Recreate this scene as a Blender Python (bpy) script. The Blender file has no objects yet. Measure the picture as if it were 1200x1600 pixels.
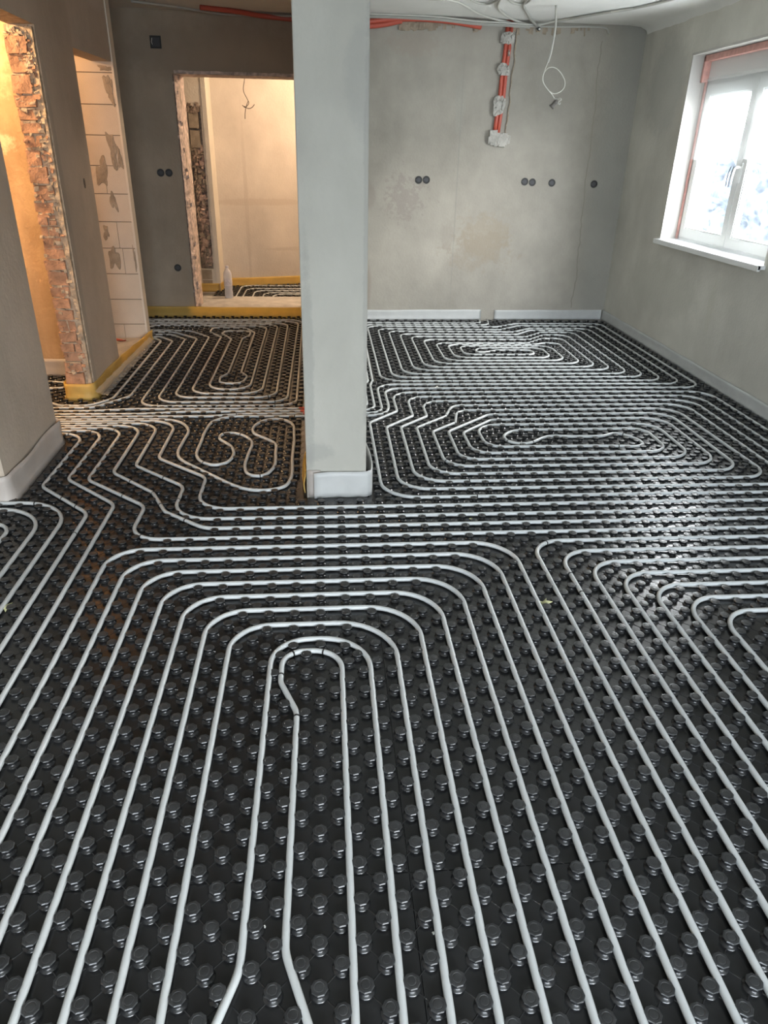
import bpy, bmesh, math, random
import numpy as np
from mathutils import Vector, Matrix, noise

random.seed(7)
SC = bpy.context.scene
COL = SC.collection

# ------------------------------------------------------------------ camera
cam_d = bpy.data.cameras.new('camera')
cam = bpy.data.objects.new('camera', cam_d)
COL.objects.link(cam)
cam_d.sensor_fit = 'HORIZONTAL'
cam_d.sensor_width = 36.0
cam_d.lens = 1113.5 * 36.0 / 1200.0
cam_d.clip_start = 0.05
R_ = Vector((0.99684, -0.07708, 0.01936))
U_ = Vector((0.01760, 0.45157, 0.89206))
F_ = Vector((0.07750, 0.88890, -0.45150))
cam.matrix_world = Matrix(((R_.x, U_.x, -F_.x, 0.0378), (R_.y, U_.y, -F_.y, -2.0111),
                           (R_.z, U_.z, -F_.z, 1.6263), (0, 0, 0, 1)))
SC.camera = cam

# ------------------------------------------------------------------ colour management
SC.view_settings.view_transform = 'Standard'
SC.view_settings.look = 'None'
SC.view_settings.gamma = 1.0
SC.view_settings.use_curve_mapping = False
SC.view_settings.exposure = 1.2

# ------------------------------------------------------------------ daylight outside
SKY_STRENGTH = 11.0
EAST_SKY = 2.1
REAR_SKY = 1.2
HALL_LAMP = 48.0
NEXT_LAMP = 47.0
CLOSET_FILL = 14.0  # added light without a known source, grazes the block face
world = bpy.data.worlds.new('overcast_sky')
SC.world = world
world.use_nodes = True
wn = world.node_tree.nodes
wl = world.node_tree.links
wn.clear()
wo = wn.new('ShaderNodeOutputWorld')
wb = wn.new('ShaderNodeBackground')
tc = wn.new('ShaderNodeTexCoord')
sep = wn.new('ShaderNodeSeparateXYZ')
rmp = wn.new('ShaderNodeValToRGB')
rmp.color_ramp.elements[0].position = 0.44
rmp.color_ramp.elements[0].color = (0.30, 0.33, 0.36, 1)
rmp.color_ramp.elements[1].position = 0.60
rmp.color_ramp.elements[1].color = (0.93, 0.96, 1.0, 1)
mr = wn.new('ShaderNodeMapRange')
mr.inputs['From Min'].default_value = -1
mr.inputs['From Max'].default_value = 1
wl.new(tc.outputs['Generated'], sep.inputs[0])
wl.new(sep.outputs['Z'], mr.inputs['Value'])
wl.new(mr.outputs[0], rmp.inputs[0])
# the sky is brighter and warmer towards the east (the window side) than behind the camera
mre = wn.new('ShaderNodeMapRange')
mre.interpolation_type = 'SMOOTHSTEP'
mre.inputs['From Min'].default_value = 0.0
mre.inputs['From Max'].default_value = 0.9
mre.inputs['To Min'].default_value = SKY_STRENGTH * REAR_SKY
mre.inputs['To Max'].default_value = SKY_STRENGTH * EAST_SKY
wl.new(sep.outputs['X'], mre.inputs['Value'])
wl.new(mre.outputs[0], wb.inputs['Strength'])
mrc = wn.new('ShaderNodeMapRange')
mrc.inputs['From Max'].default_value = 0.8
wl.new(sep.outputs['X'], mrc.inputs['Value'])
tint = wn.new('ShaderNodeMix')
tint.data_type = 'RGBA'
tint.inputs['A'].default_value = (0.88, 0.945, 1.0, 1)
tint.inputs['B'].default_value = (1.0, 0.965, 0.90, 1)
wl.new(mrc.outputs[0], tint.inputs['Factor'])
mul = wn.new('ShaderNodeMix')
mul.data_type = 'RGBA'
mul.blend_type = 'MULTIPLY'
mul.inputs['Factor'].default_value = 1.0
wl.new(rmp.outputs[0], mul.inputs['A'])
wl.new(tint.outputs['Result'], mul.inputs['B'])
wl.new(mul.outputs['Result'], wb.inputs['Color'])
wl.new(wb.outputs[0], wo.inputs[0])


def portal(name, loc, rot, sx, sy):
    d = bpy.data.lights.new(name, 'AREA')
    d.shape = 'RECTANGLE'
    d.size = sx
    d.size_y = sy
    d.cycles.is_portal = True
    o = bpy.data.objects.new(name, d)
    o.location = loc
    o.rotation_euler = rot
    COL.objects.link(o)


portal('window_daylight', (3.36, 3.86, 1.64), (0, math.pi / 2, 0), 1.3, 1.7)
portal('rear_window_daylight', (0.9, -4.92, 1.55), (math.pi / 2, 0, 0), 3.6, 1.5)

# ------------------------------------------------------------------ materials


def newmat(name):
    m = bpy.data.materials.new(name)
    m.use_nodes = True
    nt = m.node_tree
    b = nt.nodes['Principled BSDF']
    return m, nt, b


def lk(nt, a, b):
    nt.links.new(a, b)


def simple(name, col, rough=0.5, metal=0.0, var=0.0, scale=20.0, bump=0.0, bscale=80.0, spec=0.5, coat=0.0):
    m, nt, b = newmat(name)
    b.inputs['Base Color'].default_value = (*col, 1)
    b.inputs['Roughness'].default_value = rough
    b.inputs['Metallic'].default_value = metal
    b.inputs['Specular IOR Level'].default_value = spec
    b.inputs['Coat Weight'].default_value = coat
    t = nt.nodes.new('ShaderNodeTexCoord')
    if var:
        n = nt.nodes.new('ShaderNodeTexNoise')
        n.inputs['Scale'].default_value = scale
        n.inputs['Detail'].default_value = 6
        lk(nt, t.outputs['Object'], n.inputs['Vector'])
        r = nt.nodes.new('ShaderNodeValToRGB')
        r.color_ramp.elements[0].position = 0.3
        r.color_ramp.elements[1].position = 0.7
        r.color_ramp.elements[0].color = (*[c * (1 - var) for c in col], 1)
        r.color_ramp.elements[1].color = (*[min(1, c * (1 + var)) for c in col], 1)
        lk(nt, n.outputs[0], r.inputs[0])
        lk(nt, r.outputs[0], b.inputs['Base Color'])
    if bump:
        n2 = nt.nodes.new('ShaderNodeTexNoise')
        n2.inputs['Scale'].default_value = bscale
        n2.inputs['Detail'].default_value = 8
        lk(nt, t.outputs['Object'], n2.inputs['Vector'])
        bp = nt.nodes.new('ShaderNodeBump')
        bp.inputs['Strength'].default_value = bump
        bp.inputs['Distance'].default_value = 0.01
        lk(nt, n2.outputs[0], bp.inputs['Height'])
        lk(nt, bp.outputs[0], b.inputs['Normal'])
    return m


def plaster(name, col, stains=(), var=0.10, bump=0.25, rough=0.9, trowel=0.22):
    """gauged wall plaster: broad damp blotches, fine grain, trowel strokes and individually placed stains and tone patches
    stains: (centre, radii, colour, strength, noise)"""
    m, nt, b = newmat(name)
    N = nt.nodes.new
    b.inputs['Roughness'].default_value = rough
    b.inputs['Specular IOR Level'].default_value = 0.25
    t = N('ShaderNodeTexCoord')
    n1 = N('ShaderNodeTexNoise')
    n1.inputs['Scale'].default_value = 1.3
    n1.inputs['Detail'].default_value = 7
    n1.inputs['Roughness'].default_value = 0.62
    lk(nt, t.outputs['Object'], n1.inputs['Vector'])
    r1 = N('ShaderNodeValToRGB')
    r1.color_ramp.elements[0].position = 0.33
    r1.color_ramp.elements[1].position = 0.68
    r1.color_ramp.elements[0].color = (*[c * (1 - var) for c in col], 1)
    r1.color_ramp.elements[1].color = (*[min(1, c * (1 + var)) for c in col], 1)
    lk(nt, n1.outputs[0], r1.inputs[0])
    # trowel strokes, stretched
    mp = N('ShaderNodeMapping')
    mp.inputs['Scale'].default_value = (3.2, 3.2, 1.5)
    lk(nt, t.outputs['Object'], mp.inputs['Vector'])
    n2 = N('ShaderNodeTexNoise')
    n2.inputs['Scale'].default_value = 1.0
    n2.inputs['Detail'].default_value = 5
    n2.inputs['Distortion'].default_value = 0.8
    lk(nt, mp.outputs[0], n2.inputs['Vector'])
    mx = N('ShaderNodeMix')
    mx.data_type = 'RGBA'
    mx.blend_type = 'SOFT_LIGHT'
    mx.inputs['Factor'].default_value = trowel
    lk(nt, r1.outputs[0], mx.inputs['A'])
    lk(nt, n2.outputs[0], mx.inputs['B'])
    cur = mx.outputs['Result']
    n3 = N('ShaderNodeTexNoise')
    n3.inputs['Scale'].default_value = 14
    n3.inputs['Detail'].default_value = 9
    n3.inputs['Roughness'].default_value = 0.7
    lk(nt, t.outputs['Object'], n3.inputs['Vector'])
    for (c, rad, sc, st, nz) in stains:
        mp2 = N('ShaderNodeMapping')
        mp2.vector_type = 'POINT'
        mp2.inputs['Scale'].default_value = [1.0 / r for r in rad]
        mp2.inputs['Location'].default_value = [-c[i] / rad[i] for i in range(3)]
        lk(nt, t.outputs['Object'], mp2.inputs['Vector'])
        ln = N('ShaderNodeVectorMath')
        ln.operation = 'LENGTH'
        lk(nt, mp2.outputs[0], ln.inputs[0])
        ma = N('ShaderNodeMath')
        ma.operation = 'MULTIPLY_ADD'
        ma.inputs[1].default_value = nz
        lk(nt, n3.outputs[0], ma.inputs[0])
        lk(nt, ln.outputs['Value'], ma.inputs[2])
        mrr = N('ShaderNodeMapRange')
        mrr.interpolation_type = 'SMOOTHSTEP'
        mrr.inputs['From Min'].default_value = 0.55 + nz * 0.5
        mrr.inputs['From Max'].default_value = 1.0 + nz * 0.5
        mrr.inputs['To Min'].default_value = st
        mrr.inputs['To Max'].default_value = 0.0
        lk(nt, ma.outputs[0], mrr.inputs['Value'])
        m2 = N('ShaderNodeMix')
        m2.data_type = 'RGBA'
        lk(nt, mrr.outputs[0], m2.inputs['Factor'])
        lk(nt, cur, m2.inputs['A'])
        m2.inputs['B'].default_value = (*sc, 1)
        cur = m2.outputs['Result']
    lk(nt, cur, b.inputs['Base Color'])
    bp = N('ShaderNodeBump')
    bp.inputs['Strength'].default_value = bump
    bp.inputs['Distance'].default_value = 0.012
    n4 = N('ShaderNodeTexNoise')
    n4.inputs['Scale'].default_value = 45
    n4.inputs['Detail'].default_value = 10
    lk(nt, t.outputs['Object'], n4.inputs['Vector'])
    lk(nt, n4.outputs[0], bp.inputs['Height'])
    lk(nt, bp.outputs[0], b.inputs['Normal'])
    return m


GR = (0.42, 0.415, 0.365)
DK = (0.22, 0.20, 0.17)
m_back = plaster('grey_gypsum_plaster', (0.36, 0.335, 0.29), var=0.16, stains=[
    ((1.70, 5.80, 0.86), (0.34, 1.0, 0.26), (0.32, 0.27, 0.20), 0.45, 2.6),
    ((1.66, 5.80, 0.72), (0.42, 1.0, 0.22), (0.30, 0.25, 0.19), 0.35, 3.2),
    ((1.32, 5.80, 0.84), (0.09, 1.0, 0.16), (0.30, 0.27, 0.23), 0.35, 2.0),
    ((0.85, 5.80, 1.20), (0.20, 1.0, 0.22), (0.26, 0.22, 0.20), 0.4, 6.0),
    ((0.47, 5.80, 0.35), (0.07, 1.0, 0.33), (0.30, 0.26, 0.22), 0.7, 0.3),  # brown strip where the back wall meets the dividing wall
    ((0.50, 5.80, 1.22), (0.08, 1.0, 0.16), (0.27, 0.24, 0.21), 0.6, 0.6),
    ((0.57, 5.80, 0.95), (0.11, 1.0, 0.3), (0.33, 0.31, 0.27), 0.45, 1.5),
    ((1.385, 5.80, 1.2), (0.010, 1.0, 1.5), (0.28, 0.27, 0.24), 0.45, 0.2),
    ((1.37, 5.80, 2.05), (0.06, 1.0, 0.30), (0.36, 0.35, 0.31), 0.4, 0.8),
    ((3.16, 5.80, 1.2), (0.46, 1.0, 3.5), (0.32, 0.315, 0.285), 0.6, 0.16),
    ((0.90, 5.80, 2.52), (0.30, 1.0, 0.12), (0.36, 0.30, 0.25), 0.4, 2.0)])
m_left = plaster('brown_grey_plaster', (0.39, 0.325, 0.25), var=0.14, stains=[
    ((-0.9, 5.9, 2.4), (1.2, 1, 0.3), (0.27, 0.22, 0.17), 0.4, 0.8)])
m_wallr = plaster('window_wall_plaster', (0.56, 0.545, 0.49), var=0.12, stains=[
    ((3.1, 5.2, 2.2), (1, 0.5, 0.5), (0.35, 0.35, 0.325), 0.5, 0.6),  # darker tone high up near the back corner
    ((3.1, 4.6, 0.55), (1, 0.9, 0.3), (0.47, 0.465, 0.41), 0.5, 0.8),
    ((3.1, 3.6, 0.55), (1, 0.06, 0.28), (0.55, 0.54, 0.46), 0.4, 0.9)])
m_divider = plaster('smooth_grey_plaster', (0.43, 0.42, 0.375), var=0.07, bump=0.15, trowel=0.3, stains=[
    ((-0.05, 1.39, 0.70), (0.035, 1, 0.7), (0.27, 0.27, 0.25), 0.4, 1.4),
    ((0.20, 1.39, 1.9), (0.08, 1, 0.25), (0.33, 0.33, 0.31), 0.35, 1.2),
    ((0.23, 1.39, 1.3), (0.02, 1, 1.2), (0.30, 0.29, 0.27), 0.4, 1.5),
    ((-0.02, 1.39, 0.25), (0.10, 1, 0.06), (0.30, 0.30, 0.28), 0.4, 1.4)])
m_leftwall = plaster('taupe_plaster', (0.47, 0.405, 0.335), var=0.12, stains=[
    ((-1.6, 4.50, 2.66), (1, 0.30, 0.17), (0.60, 0.53, 0.45), 0.7, 0.3),
    ((-1.6, 3.15, 1.0), (1, 0.05, 1.4), (0.36, 0.32, 0.27), 0.5, 0.8)])
m_orange = plaster('ochre_old_plaster', (0.47, 0.32, 0.19), var=0.16, bump=0.4, trowel=0.6, stains=[
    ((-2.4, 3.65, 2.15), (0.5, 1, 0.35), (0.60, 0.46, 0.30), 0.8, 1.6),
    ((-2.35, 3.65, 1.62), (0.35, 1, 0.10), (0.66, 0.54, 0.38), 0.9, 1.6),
    ((-2.15, 3.65, 0.5), (0.4, 1, 0.3), (0.40, 0.27, 0.16), 0.5, 1.2)])
m_ceil = plaster('white_ceiling_plaster', (0.78, 0.775, 0.74), var=0.05, bump=0.2, trowel=0.2)
m_next = plaster('pale_pink_plaster', (0.56, 0.50, 0.43), var=0.12, stains=[
    ((-0.75, 7.9, 1.02), (0.8, 1, 0.05), (0.48, 0.41, 0.34), 0.8, 0.9),
    ((-0.93, 7.9, 1.0), (0.03, 1, 1.3), (0.45, 0.39, 0.33), 0.5, 0.8),
    ((-0.3, 7.9, 0.45), (0.5, 1, 0.03), (0.50, 0.43, 0.36), 0.6, 0.9)])
m_pier = plaster('white_rendered_plaster', (0.66, 0.60, 0.51), var=0.08, bump=0.3)
m_slab = simple('concrete_screed', (0.24, 0.23, 0.21), 0.9, var=0.2, scale=6, bump=0.4)
m_thresh = simple('pale_concrete', (0.55, 0.52, 0.47), 0.9, var=0.18, scale=9, bump=0.4, bscale=30)
m_brick = simple('old_red_brick', (0.40, 0.225, 0.14), 0.95, var=0.33, scale=18, bump=0.8, bscale=60)
m_mortar = simple('lime_mortar', (0.42, 0.33, 0.24), 0.95, var=0.35, scale=25, bump=1.0, bscale=50)
m_block = simple('aerated_concrete_block', (0.60, 0.52, 0.42), 0.9, var=0.07, scale=5, bump=0.2, bscale=120)
m_joint = simple('dark_block_joint', (0.20, 0.16, 0.12), 0.95)
m_patch = simple('grey_mortar_smear', (0.34, 0.28, 0.21), 0.95, var=0.2, scale=15, bump=0.6)
m_rough = simple('broken_pinkish_jamb', (0.62, 0.50, 0.44), 0.95, var=0.45, scale=22, bump=1.0, bscale=40)
m_stud = simple('black_polystyrene_film', (0.014, 0.0145, 0.0155), 0.25, var=0.25, scale=3, spec=0.6)
m_cap = simple('lit_stud_cap', (0.028, 0.029, 0.030), 0.34, var=0.35, scale=30, spec=0.6)  # same black plastic; caps painted lighter for the window light they reflect
m_pipe = simple('grey_white_heating_pipe', (0.52, 0.54, 0.54), 0.33, var=0.05, scale=4)
m_band = simple('black_marker_band', (0.015, 0.015, 0.015), 0.6)
m_sleeve = simple('red_corrugated_plastic', (0.50, 0.095, 0.060), 0.4)
m_cable = simple('grey_cable_sheath', (0.42, 0.41, 0.37), 0.5)
m_cable2 = simple('pale_cable_sheath', (0.55, 0.54, 0.49), 0.5)
m_dab = simple('gypsum_dab', (0.47, 0.45, 0.41), 0.95, var=0.15, scale=20, bump=1.0, bscale=60)
m_box = simple('black_socket_box', (0.022, 0.021, 0.020), 0.55)
m_pvc = simple('white_window_plastic', (0.74, 0.75, 0.74), 0.3)
m_tape = simple('salmon_sealing_tape', (0.64, 0.36, 0.31), 0.7, var=0.15)
m_reveal = plaster('white_reveal_plaster', (0.44, 0.42, 0.39), var=0.05, bump=0.1)
m_chrome = simple('dark_lampholder', (0.10, 0.09, 0.08), 0.4)
m_leaf = simple('pale_yellow_scrap', (0.55, 0.54, 0.30), 0.7, var=0.2, scale=60)
m_crumb = simple('white_foam_crumb', (0.75, 0.74, 0.68), 0.8)
m_wire = simple('dark_wire', (0.06, 0.04, 0.03), 0.6)
m_wood = simple('dark_grey_gasket', (0.05, 0.05, 0.055), 0.5)


def foam(name, col, transl=0.45):
    m, nt, b = newmat(name)
    N = nt.nodes.new
    t = N('ShaderNodeTexCoord')
    n = N('ShaderNodeTexNoise')
    n.inputs['Scale'].default_value = 12
    n.inputs['Detail'].default_value = 4
    lk(nt, t.outputs['Object'], n.inputs['Vector'])
    r = N('ShaderNodeValToRGB')
    r.color_ramp.elements[0].color = (*[c * 0.88 for c in col], 1)
    r.color_ramp.elements[1].color = (*[min(1, c * 1.1) for c in col], 1)
    lk(nt, n.outputs[0], r.inputs[0])
    lk(nt, r.outputs[0], b.inputs['Base Color'])
    b.inputs['Roughness'].default_value = 0.45
    tr = N('ShaderNodeBsdfTranslucent')
    lk(nt, r.outputs[0], tr.inputs['Color'])
    mx = N('ShaderNodeMixShader')
    mx.inputs[0].default_value = transl
    lk(nt, b.outputs[0], mx.inputs[1])
    lk(nt, tr.outputs[0], mx.inputs[2])
    lk(nt, mx.outputs[0], nt.nodes['Material Output'].inputs[0])
    return m


m_fyel = foam('yellow_edge_foam', (0.90, 0.70, 0.25), 0.6)
m_fwht = foam('white_edge_foam', (0.66, 0.67, 0.66), 0.25)
m_fpink = foam('pinkish_white_edge_foam', (0.58, 0.53, 0.49), 0.2)


def clear(name, transp, tint=(0.9, 0.95, 0.95), rough=0.15, diff=0.35):
    m, nt, b = newmat(name)
    N = nt.nodes.new
    tp = N('ShaderNodeBsdfTransparent')
    tp.inputs[0].default_value = (1, 1, 1, 1)
    b.inputs['Base Color'].default_value = (*tint, 1)
    b.inputs['Roughness'].default_value = rough
    tr = N('ShaderNodeBsdfTranslucent')
    tr.inputs[0].default_value = (*tint, 1)
    m1 = N('ShaderNodeMixShader')
    m1.inputs[0].default_value = 1 - diff
    lk(nt, tr.outputs[0], m1.inputs[1])
    lk(nt, b.outputs[0], m1.inputs[2])
    m2 = N('ShaderNodeMixShader')
    m2.inputs[0].default_value = transp
    lk(nt, m1.outputs[0], m2.inputs[1])
    lk(nt, tp.outputs[0], m2.inputs[2])
    lk(nt, m2.outputs[0], nt.nodes['Material Output'].inputs[0])
    return m


m_glass = clear('window_glass', 0.93, (0.8, 0.9, 0.95), 0.02, 0.0)
m_film = clear('dust_sheet_film', 0.84, (0.85, 0.88, 0.88), 0.2, 0.30)
m_foil = clear('clear_foil_skirt', 0.72, (0.95, 0.93, 0.88), 0.08, 0.1)


def bottle_mat():
    m, nt, b = newmat('clear_bottle_plastic')
    N = nt.nodes.new
    tp = N('ShaderNodeBsdfTransparent')
    b.inputs['Base Color'].default_value = (0.92, 0.90, 0.92, 1)
    b.inputs['Roughness'].default_value = 0.08
    mx = N('ShaderNodeMixShader')
    lw = N('ShaderNodeLayerWeight')
    lw.inputs['Blend'].default_value = 0.35
    mrr = N('ShaderNodeMapRange')
    mrr.inputs['To Min'].default_value = 0.55
    mrr.inputs['To Max'].default_value = 0.0
    lk(nt, lw.outputs['Facing'], mrr.inputs['Value'])
    lk(nt, mrr.outputs[0], mx.inputs[0])
    lk(nt, b.outputs[0], mx.inputs[1])
    lk(nt, tp.outputs[0], mx.inputs[2])
    lk(nt, mx.outputs[0], nt.nodes['Material Output'].inputs[0])
    return m


m_bottle = bottle_mat()


def emit(name, col, s):
    m, nt, b = newmat(name)
    b.inputs['Emission Color'].default_value = (*col, 1)
    b.inputs['Emission Strength'].default_value = s
    b.inputs['Base Color'].default_value = (*col, 1)
    return m


m_bulb = emit('warm_glowing_bulb', (1.0, 0.62, 0.30), 8.0)

# ------------------------------------------------------------------ object helpers


def link_mesh(name, me, mats, parent=None, smooth=False):
    if not isinstance(mats, (list, tuple)):
        mats = [mats]
    for mm in mats:
        me.materials.append(mm)
    if smooth:
        me.polygons.foreach_set('use_smooth', [True] * len(me.polygons))
    o = bpy.data.objects.new(name, me)
    COL.objects.link(o)
    if parent:
        o.parent = parent
        o.matrix_parent_inverse = parent.matrix_world.inverted() if False else Matrix.Identity(4)
    return o


def tag(o, label, cat, group=None):
    o['label'] = label
    o['category'] = cat
    if group:
        o['group'] = group
    return o


def struct(o):
    o['kind'] = 'structure'
    return o


def empty(name, loc, label, cat, group=None):
    o = bpy.data.objects.new(name, None)
    o.location = loc
    o.empty_display_size = 0.05
    COL.objects.link(o)
    return tag(o, label, cat, group)


class MB:
    def __init__(s):
        s.v = []
        s.f = []
        s.m = []

    def add(s, vs, fs, mi=0):
        k = len(s.v)
        s.v += [tuple(p) for p in vs]
        s.f += [tuple(i + k for i in f) for f in fs]
        s.m += [mi] * len(fs)

    def box(s, x0, x1, y0, y1, z0, z1, mi=0, M=None, jit=0.0):
        vs = [Vector((x, y, z)) for z in (z0, z1) for y in (y0, y1) for x in (x0, x1)]
        if jit:
            vs = [p + Vector([random.uniform(-jit, jit) for _ in range(3)]) for p in vs]
        if M:
            vs = [M @ p for p in vs]
        s.add(vs, [(0, 2, 3, 1), (4, 5, 7, 6), (0, 1, 5, 4), (2, 6, 7, 3), (0, 4, 6, 2), (1, 3, 7, 5)], mi)

    def tube(s, pts, r, n=8, mi=0, caps=True):
        pts = [Vector(p) for p in pts]
        rs = r if isinstance(r, (list, tuple)) else [r] * len(pts)
        T = []
        for i in range(len(pts)):
            a = pts[max(0, i - 1)]
            b = pts[min(len(pts) - 1, i + 1)]
            T.append((b - a).normalized())
        up = Vector((0, 0, 1)) if abs(T[0].z) < 0.9 else Vector((1, 0, 0))
        nrm = (up - T[0] * up.dot(T[0])).normalized()
        vs = []
        for i, p in enumerate(pts):
            nrm = (nrm - T[i] * nrm.dot(T[i])).normalized()
            bn = T[i].cross(nrm)
            for k in range(n):
                a = 2 * math.pi * k / n
                vs.append(p + (nrm * math.cos(a) + bn * math.sin(a)) * rs[i])
        fs = []
        for i in range(len(pts) - 1):
            for k in range(n):
                k2 = (k + 1) % n
                fs.append((i * n + k, i * n + k2, (i + 1) * n + k2, (i + 1) * n + k))
        if caps:
            fs.append(tuple(range(n - 1, -1, -1)))
            fs.append(tuple((len(pts) - 1) * n + k for k in range(n)))
        s.add(vs, fs, mi)

    def lathe(s, prof, n=24, M=None, mi=0):
        vs = []
        for (r, z) in prof:
            for k in range(n):
                a = 2 * math.pi * k / n
                p = Vector((r * math.cos(a), r * math.sin(a), z))
                vs.append(M @ p if M else p)
        fs = []
        for i in range(len(prof) - 1):
            for k in range(n):
                k2 = (k + 1) % n
                fs.append((i * n + k, i * n + k2, (i + 1) * n + k2, (i + 1) * n + k))
        fs.append(tuple(range(n - 1, -1, -1)))
        fs.append(tuple((len(prof) - 1) * n + k for k in range(n)))
        s.add(vs, fs, mi)

    def build(s, name, mats, parent=None, smooth=False, origin=None):
        me = bpy.data.meshes.new(name)
        v = s.v
        if origin is not None:
            v = [(p[0] - origin[0], p[1] - origin[1], p[2] - origin[2]) for p in s.v]
        me.from_pydata(v, [], s.f)
        o = link_mesh(name, me, mats, parent, smooth)
        me.polygons.foreach_set('material_index', s.m)
        me.update()
        if origin is not None and parent is None:
            o.location = origin
        return o


def wall(name, p0, p1, z0, z1, th, openings, mats, frontmat=0, z1b=None):
    """wall with its room face on the line p0-p1, thickness th towards the left of p0->p1; openings (u0,u1,za,zb)"""
    p0 = Vector((*p0, 0))
    p1 = Vector((*p1, 0))
    d = p1 - p0
    L = d.length
    d.normalize()
    nrm = Vector((-d.y, d.x, 0)) * th
    us = sorted({0, L} | {o[0] for o in openings} | {o[1] for o in openings})
    zs = sorted({z0, z1} | {o[2] for o in openings} | {o[3] for o in openings})
    us = [u for u in us if 0 <= u <= L]
    zs = [z for z in zs if z0 <= z <= z1]

    def solid(i, j):
        if i < 0 or j < 0 or i >= len(us) - 1 or j >= len(zs) - 1:
            return False
        u = (us[i] + us[i + 1]) / 2
        z = (zs[j] + zs[j + 1]) / 2
        return not any(o[0] < u < o[1] and o[2] < z < o[3] for o in openings)
    mb = MB()

    def P(u, z, k):
        return p0 + d * u + nrm * k + Vector((0, 0, z))
    for i in range(len(us) - 1):
        for j in range(len(zs) - 1):
            if not solid(i, j):
                continue
            a, b, c, e = us[i], us[i + 1], zs[j], zs[j + 1]
            mb.add([P(a, c, 0), P(b, c, 0), P(b, e, 0), P(a, e, 0)], [(0, 1, 2, 3)], frontmat)
            mb.add([P(a, c, 1), P(b, c, 1), P(b, e, 1), P(a, e, 1)], [(3, 2, 1, 0)], 0)
            if not solid(i - 1, j):
                mb.add([P(a, c, 0), P(a, e, 0), P(a, e, 1), P(a, c, 1)], [(0, 1, 2, 3)], 0 if i == 0 else len(mats) - 1)
            if not solid(i + 1, j):
                mb.add([P(b, c, 0), P(b, e, 0), P(b, e, 1), P(b, c, 1)], [(3, 2, 1, 0)], 0 if i == len(us) - 2 else len(mats) - 1)
            if not solid(i, j - 1):
                mb.add([P(a, c, 0), P(b, c, 0), P(b, c, 1), P(a, c, 1)], [(3, 2, 1, 0)], 0 if j == 0 else len(mats) - 1)
            if not solid(i, j + 1):
                mb.add([P(a, e, 0), P(b, e, 0), P(b, e, 1), P(a, e, 1)], [(0, 1, 2, 3)], 0 if j == len(zs) - 2 else len(mats) - 1)
    o = mb.build(name, mats)
    return struct(o)


H = 2.73
Z0 = -0.03
# ------------------------------------------------------------------ structure
mb = MB()
mb.box(-3.35, 3.4, -5.1, 8.9, -0.15, Z0)
struct(mb.build('floor', m_slab))
mb = MB()
mb.box(-3.35, 3.4, -5.1, 8.9, H, H + 0.15)
struct(mb.build('ceiling', m_ceil))

# back wall, right-hand room
wall('wall_back', (3.40, 5.8775), (0.10, 5.762), Z0, H, -0.22, [], [m_back])
# back wall of the left-hand room with the doorway
lw = wall('wall_back_left', (-0.02, 5.915), (-3.2, 5.895), Z0, H, -0.30,
          [(0.03, 1.325, Z0, 2.235)], [m_left, m_rough])
# right wall with window
L_r = (Vector((3.13, 5.87)) - Vector((3.07, -3.2))).length
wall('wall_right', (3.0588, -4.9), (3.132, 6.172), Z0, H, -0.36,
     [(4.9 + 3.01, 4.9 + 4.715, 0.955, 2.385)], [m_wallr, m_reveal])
wall('wall_rear', (-3.2, -4.9), (3.059, -4.9), Z0, H, -0.2, [(2.3, 5.9, 0.8, 2.3)], [m_divider, m_reveal])
wall('wall_left', (-3.2, 8.8), (-3.2, -4.9), Z0, H, -0.15, [], [m_leftwall])
# dividing wall seen end on
mb = MB()
mb.box(-0.073, 0.236, 1.392, 5.95, Z0, H)
dv = struct(mb.build('wall_center', m_divider))
bv = dv.modifiers.new('soft_edges', 'BEVEL')
bv.width = 0.006
bv.segments = 2
# left partition: pier, opening, pier, opening
DA = Vector((-0.07, 2.505))
LA = DA.length
wall('wall_partition', (-1.64, 3.88), (-1.57, 1.375), Z0, H, -0.155,
     [(3.88 - 3.10, 3.88 - 2.215, Z0, 2.245)], [m_leftwall, m_mortar])
wall('wall_partition_header', (-1.605, 4.75), (-1.64, 3.88), 2.215, H, -0.155, [], [m_leftwall])
wall('wall_hall_near', (-1.72, 1.375), (-3.2, 1.375), Z0, H, -0.12, [], [m_divider])
wall('wall_hall_far', (-1.80, 3.66), (-3.2, 3.66), Z0, H, -0.1, [], [m_orange])
# block partition: blocks with joints
mb = MB()
mb.box(-3.2, -1.617, 4.762, 4.85, Z0, H, 1)
zz = [0.03, 0.17, 0.39, 0.61, 0.825, 1.04, 1.26, 1.475, 1.70, 1.92, 2.14, 2.36, 2.58, 2.73]
random.seed(3)
for i in range(len(zz) - 1):
    off = 0.18 if i % 2 else 0.0
    xs = [-1.607, -1.80 + 0.05 * off, -2.2 - off, -2.8]
    if i in (3, 4, 6):
        xs = [-1.607, -1.66 - 0.02 * i, -2.2]
    if i in (1, 5, 9, 10, 2, 7, 8):
        xs = [-1.607, -2.15]
    for k in range(len(xs) - 1):
        mb.box(xs[k + 1] + 0.002, xs[k] - 0.002, 4.75, 4.80, zz[i] + 0.003, zz[i + 1] - 0.003, 0)
mb.box(-1.612, -1.596, 4.746, 4.856, Z0, H, 2)
struct(mb.build('wall_block_partition', [m_block, m_joint, m_pier]))
# threshold inside the second opening
mb = MB()
mb.box(-1.86, -1.645, 3.885, 4.745, Z0, 0.045)
mb.box(-3.2, -1.86, 3.77, 4.745, Z0, 0.045)
struct(mb.build('floor_closet', m_thresh))


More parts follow.
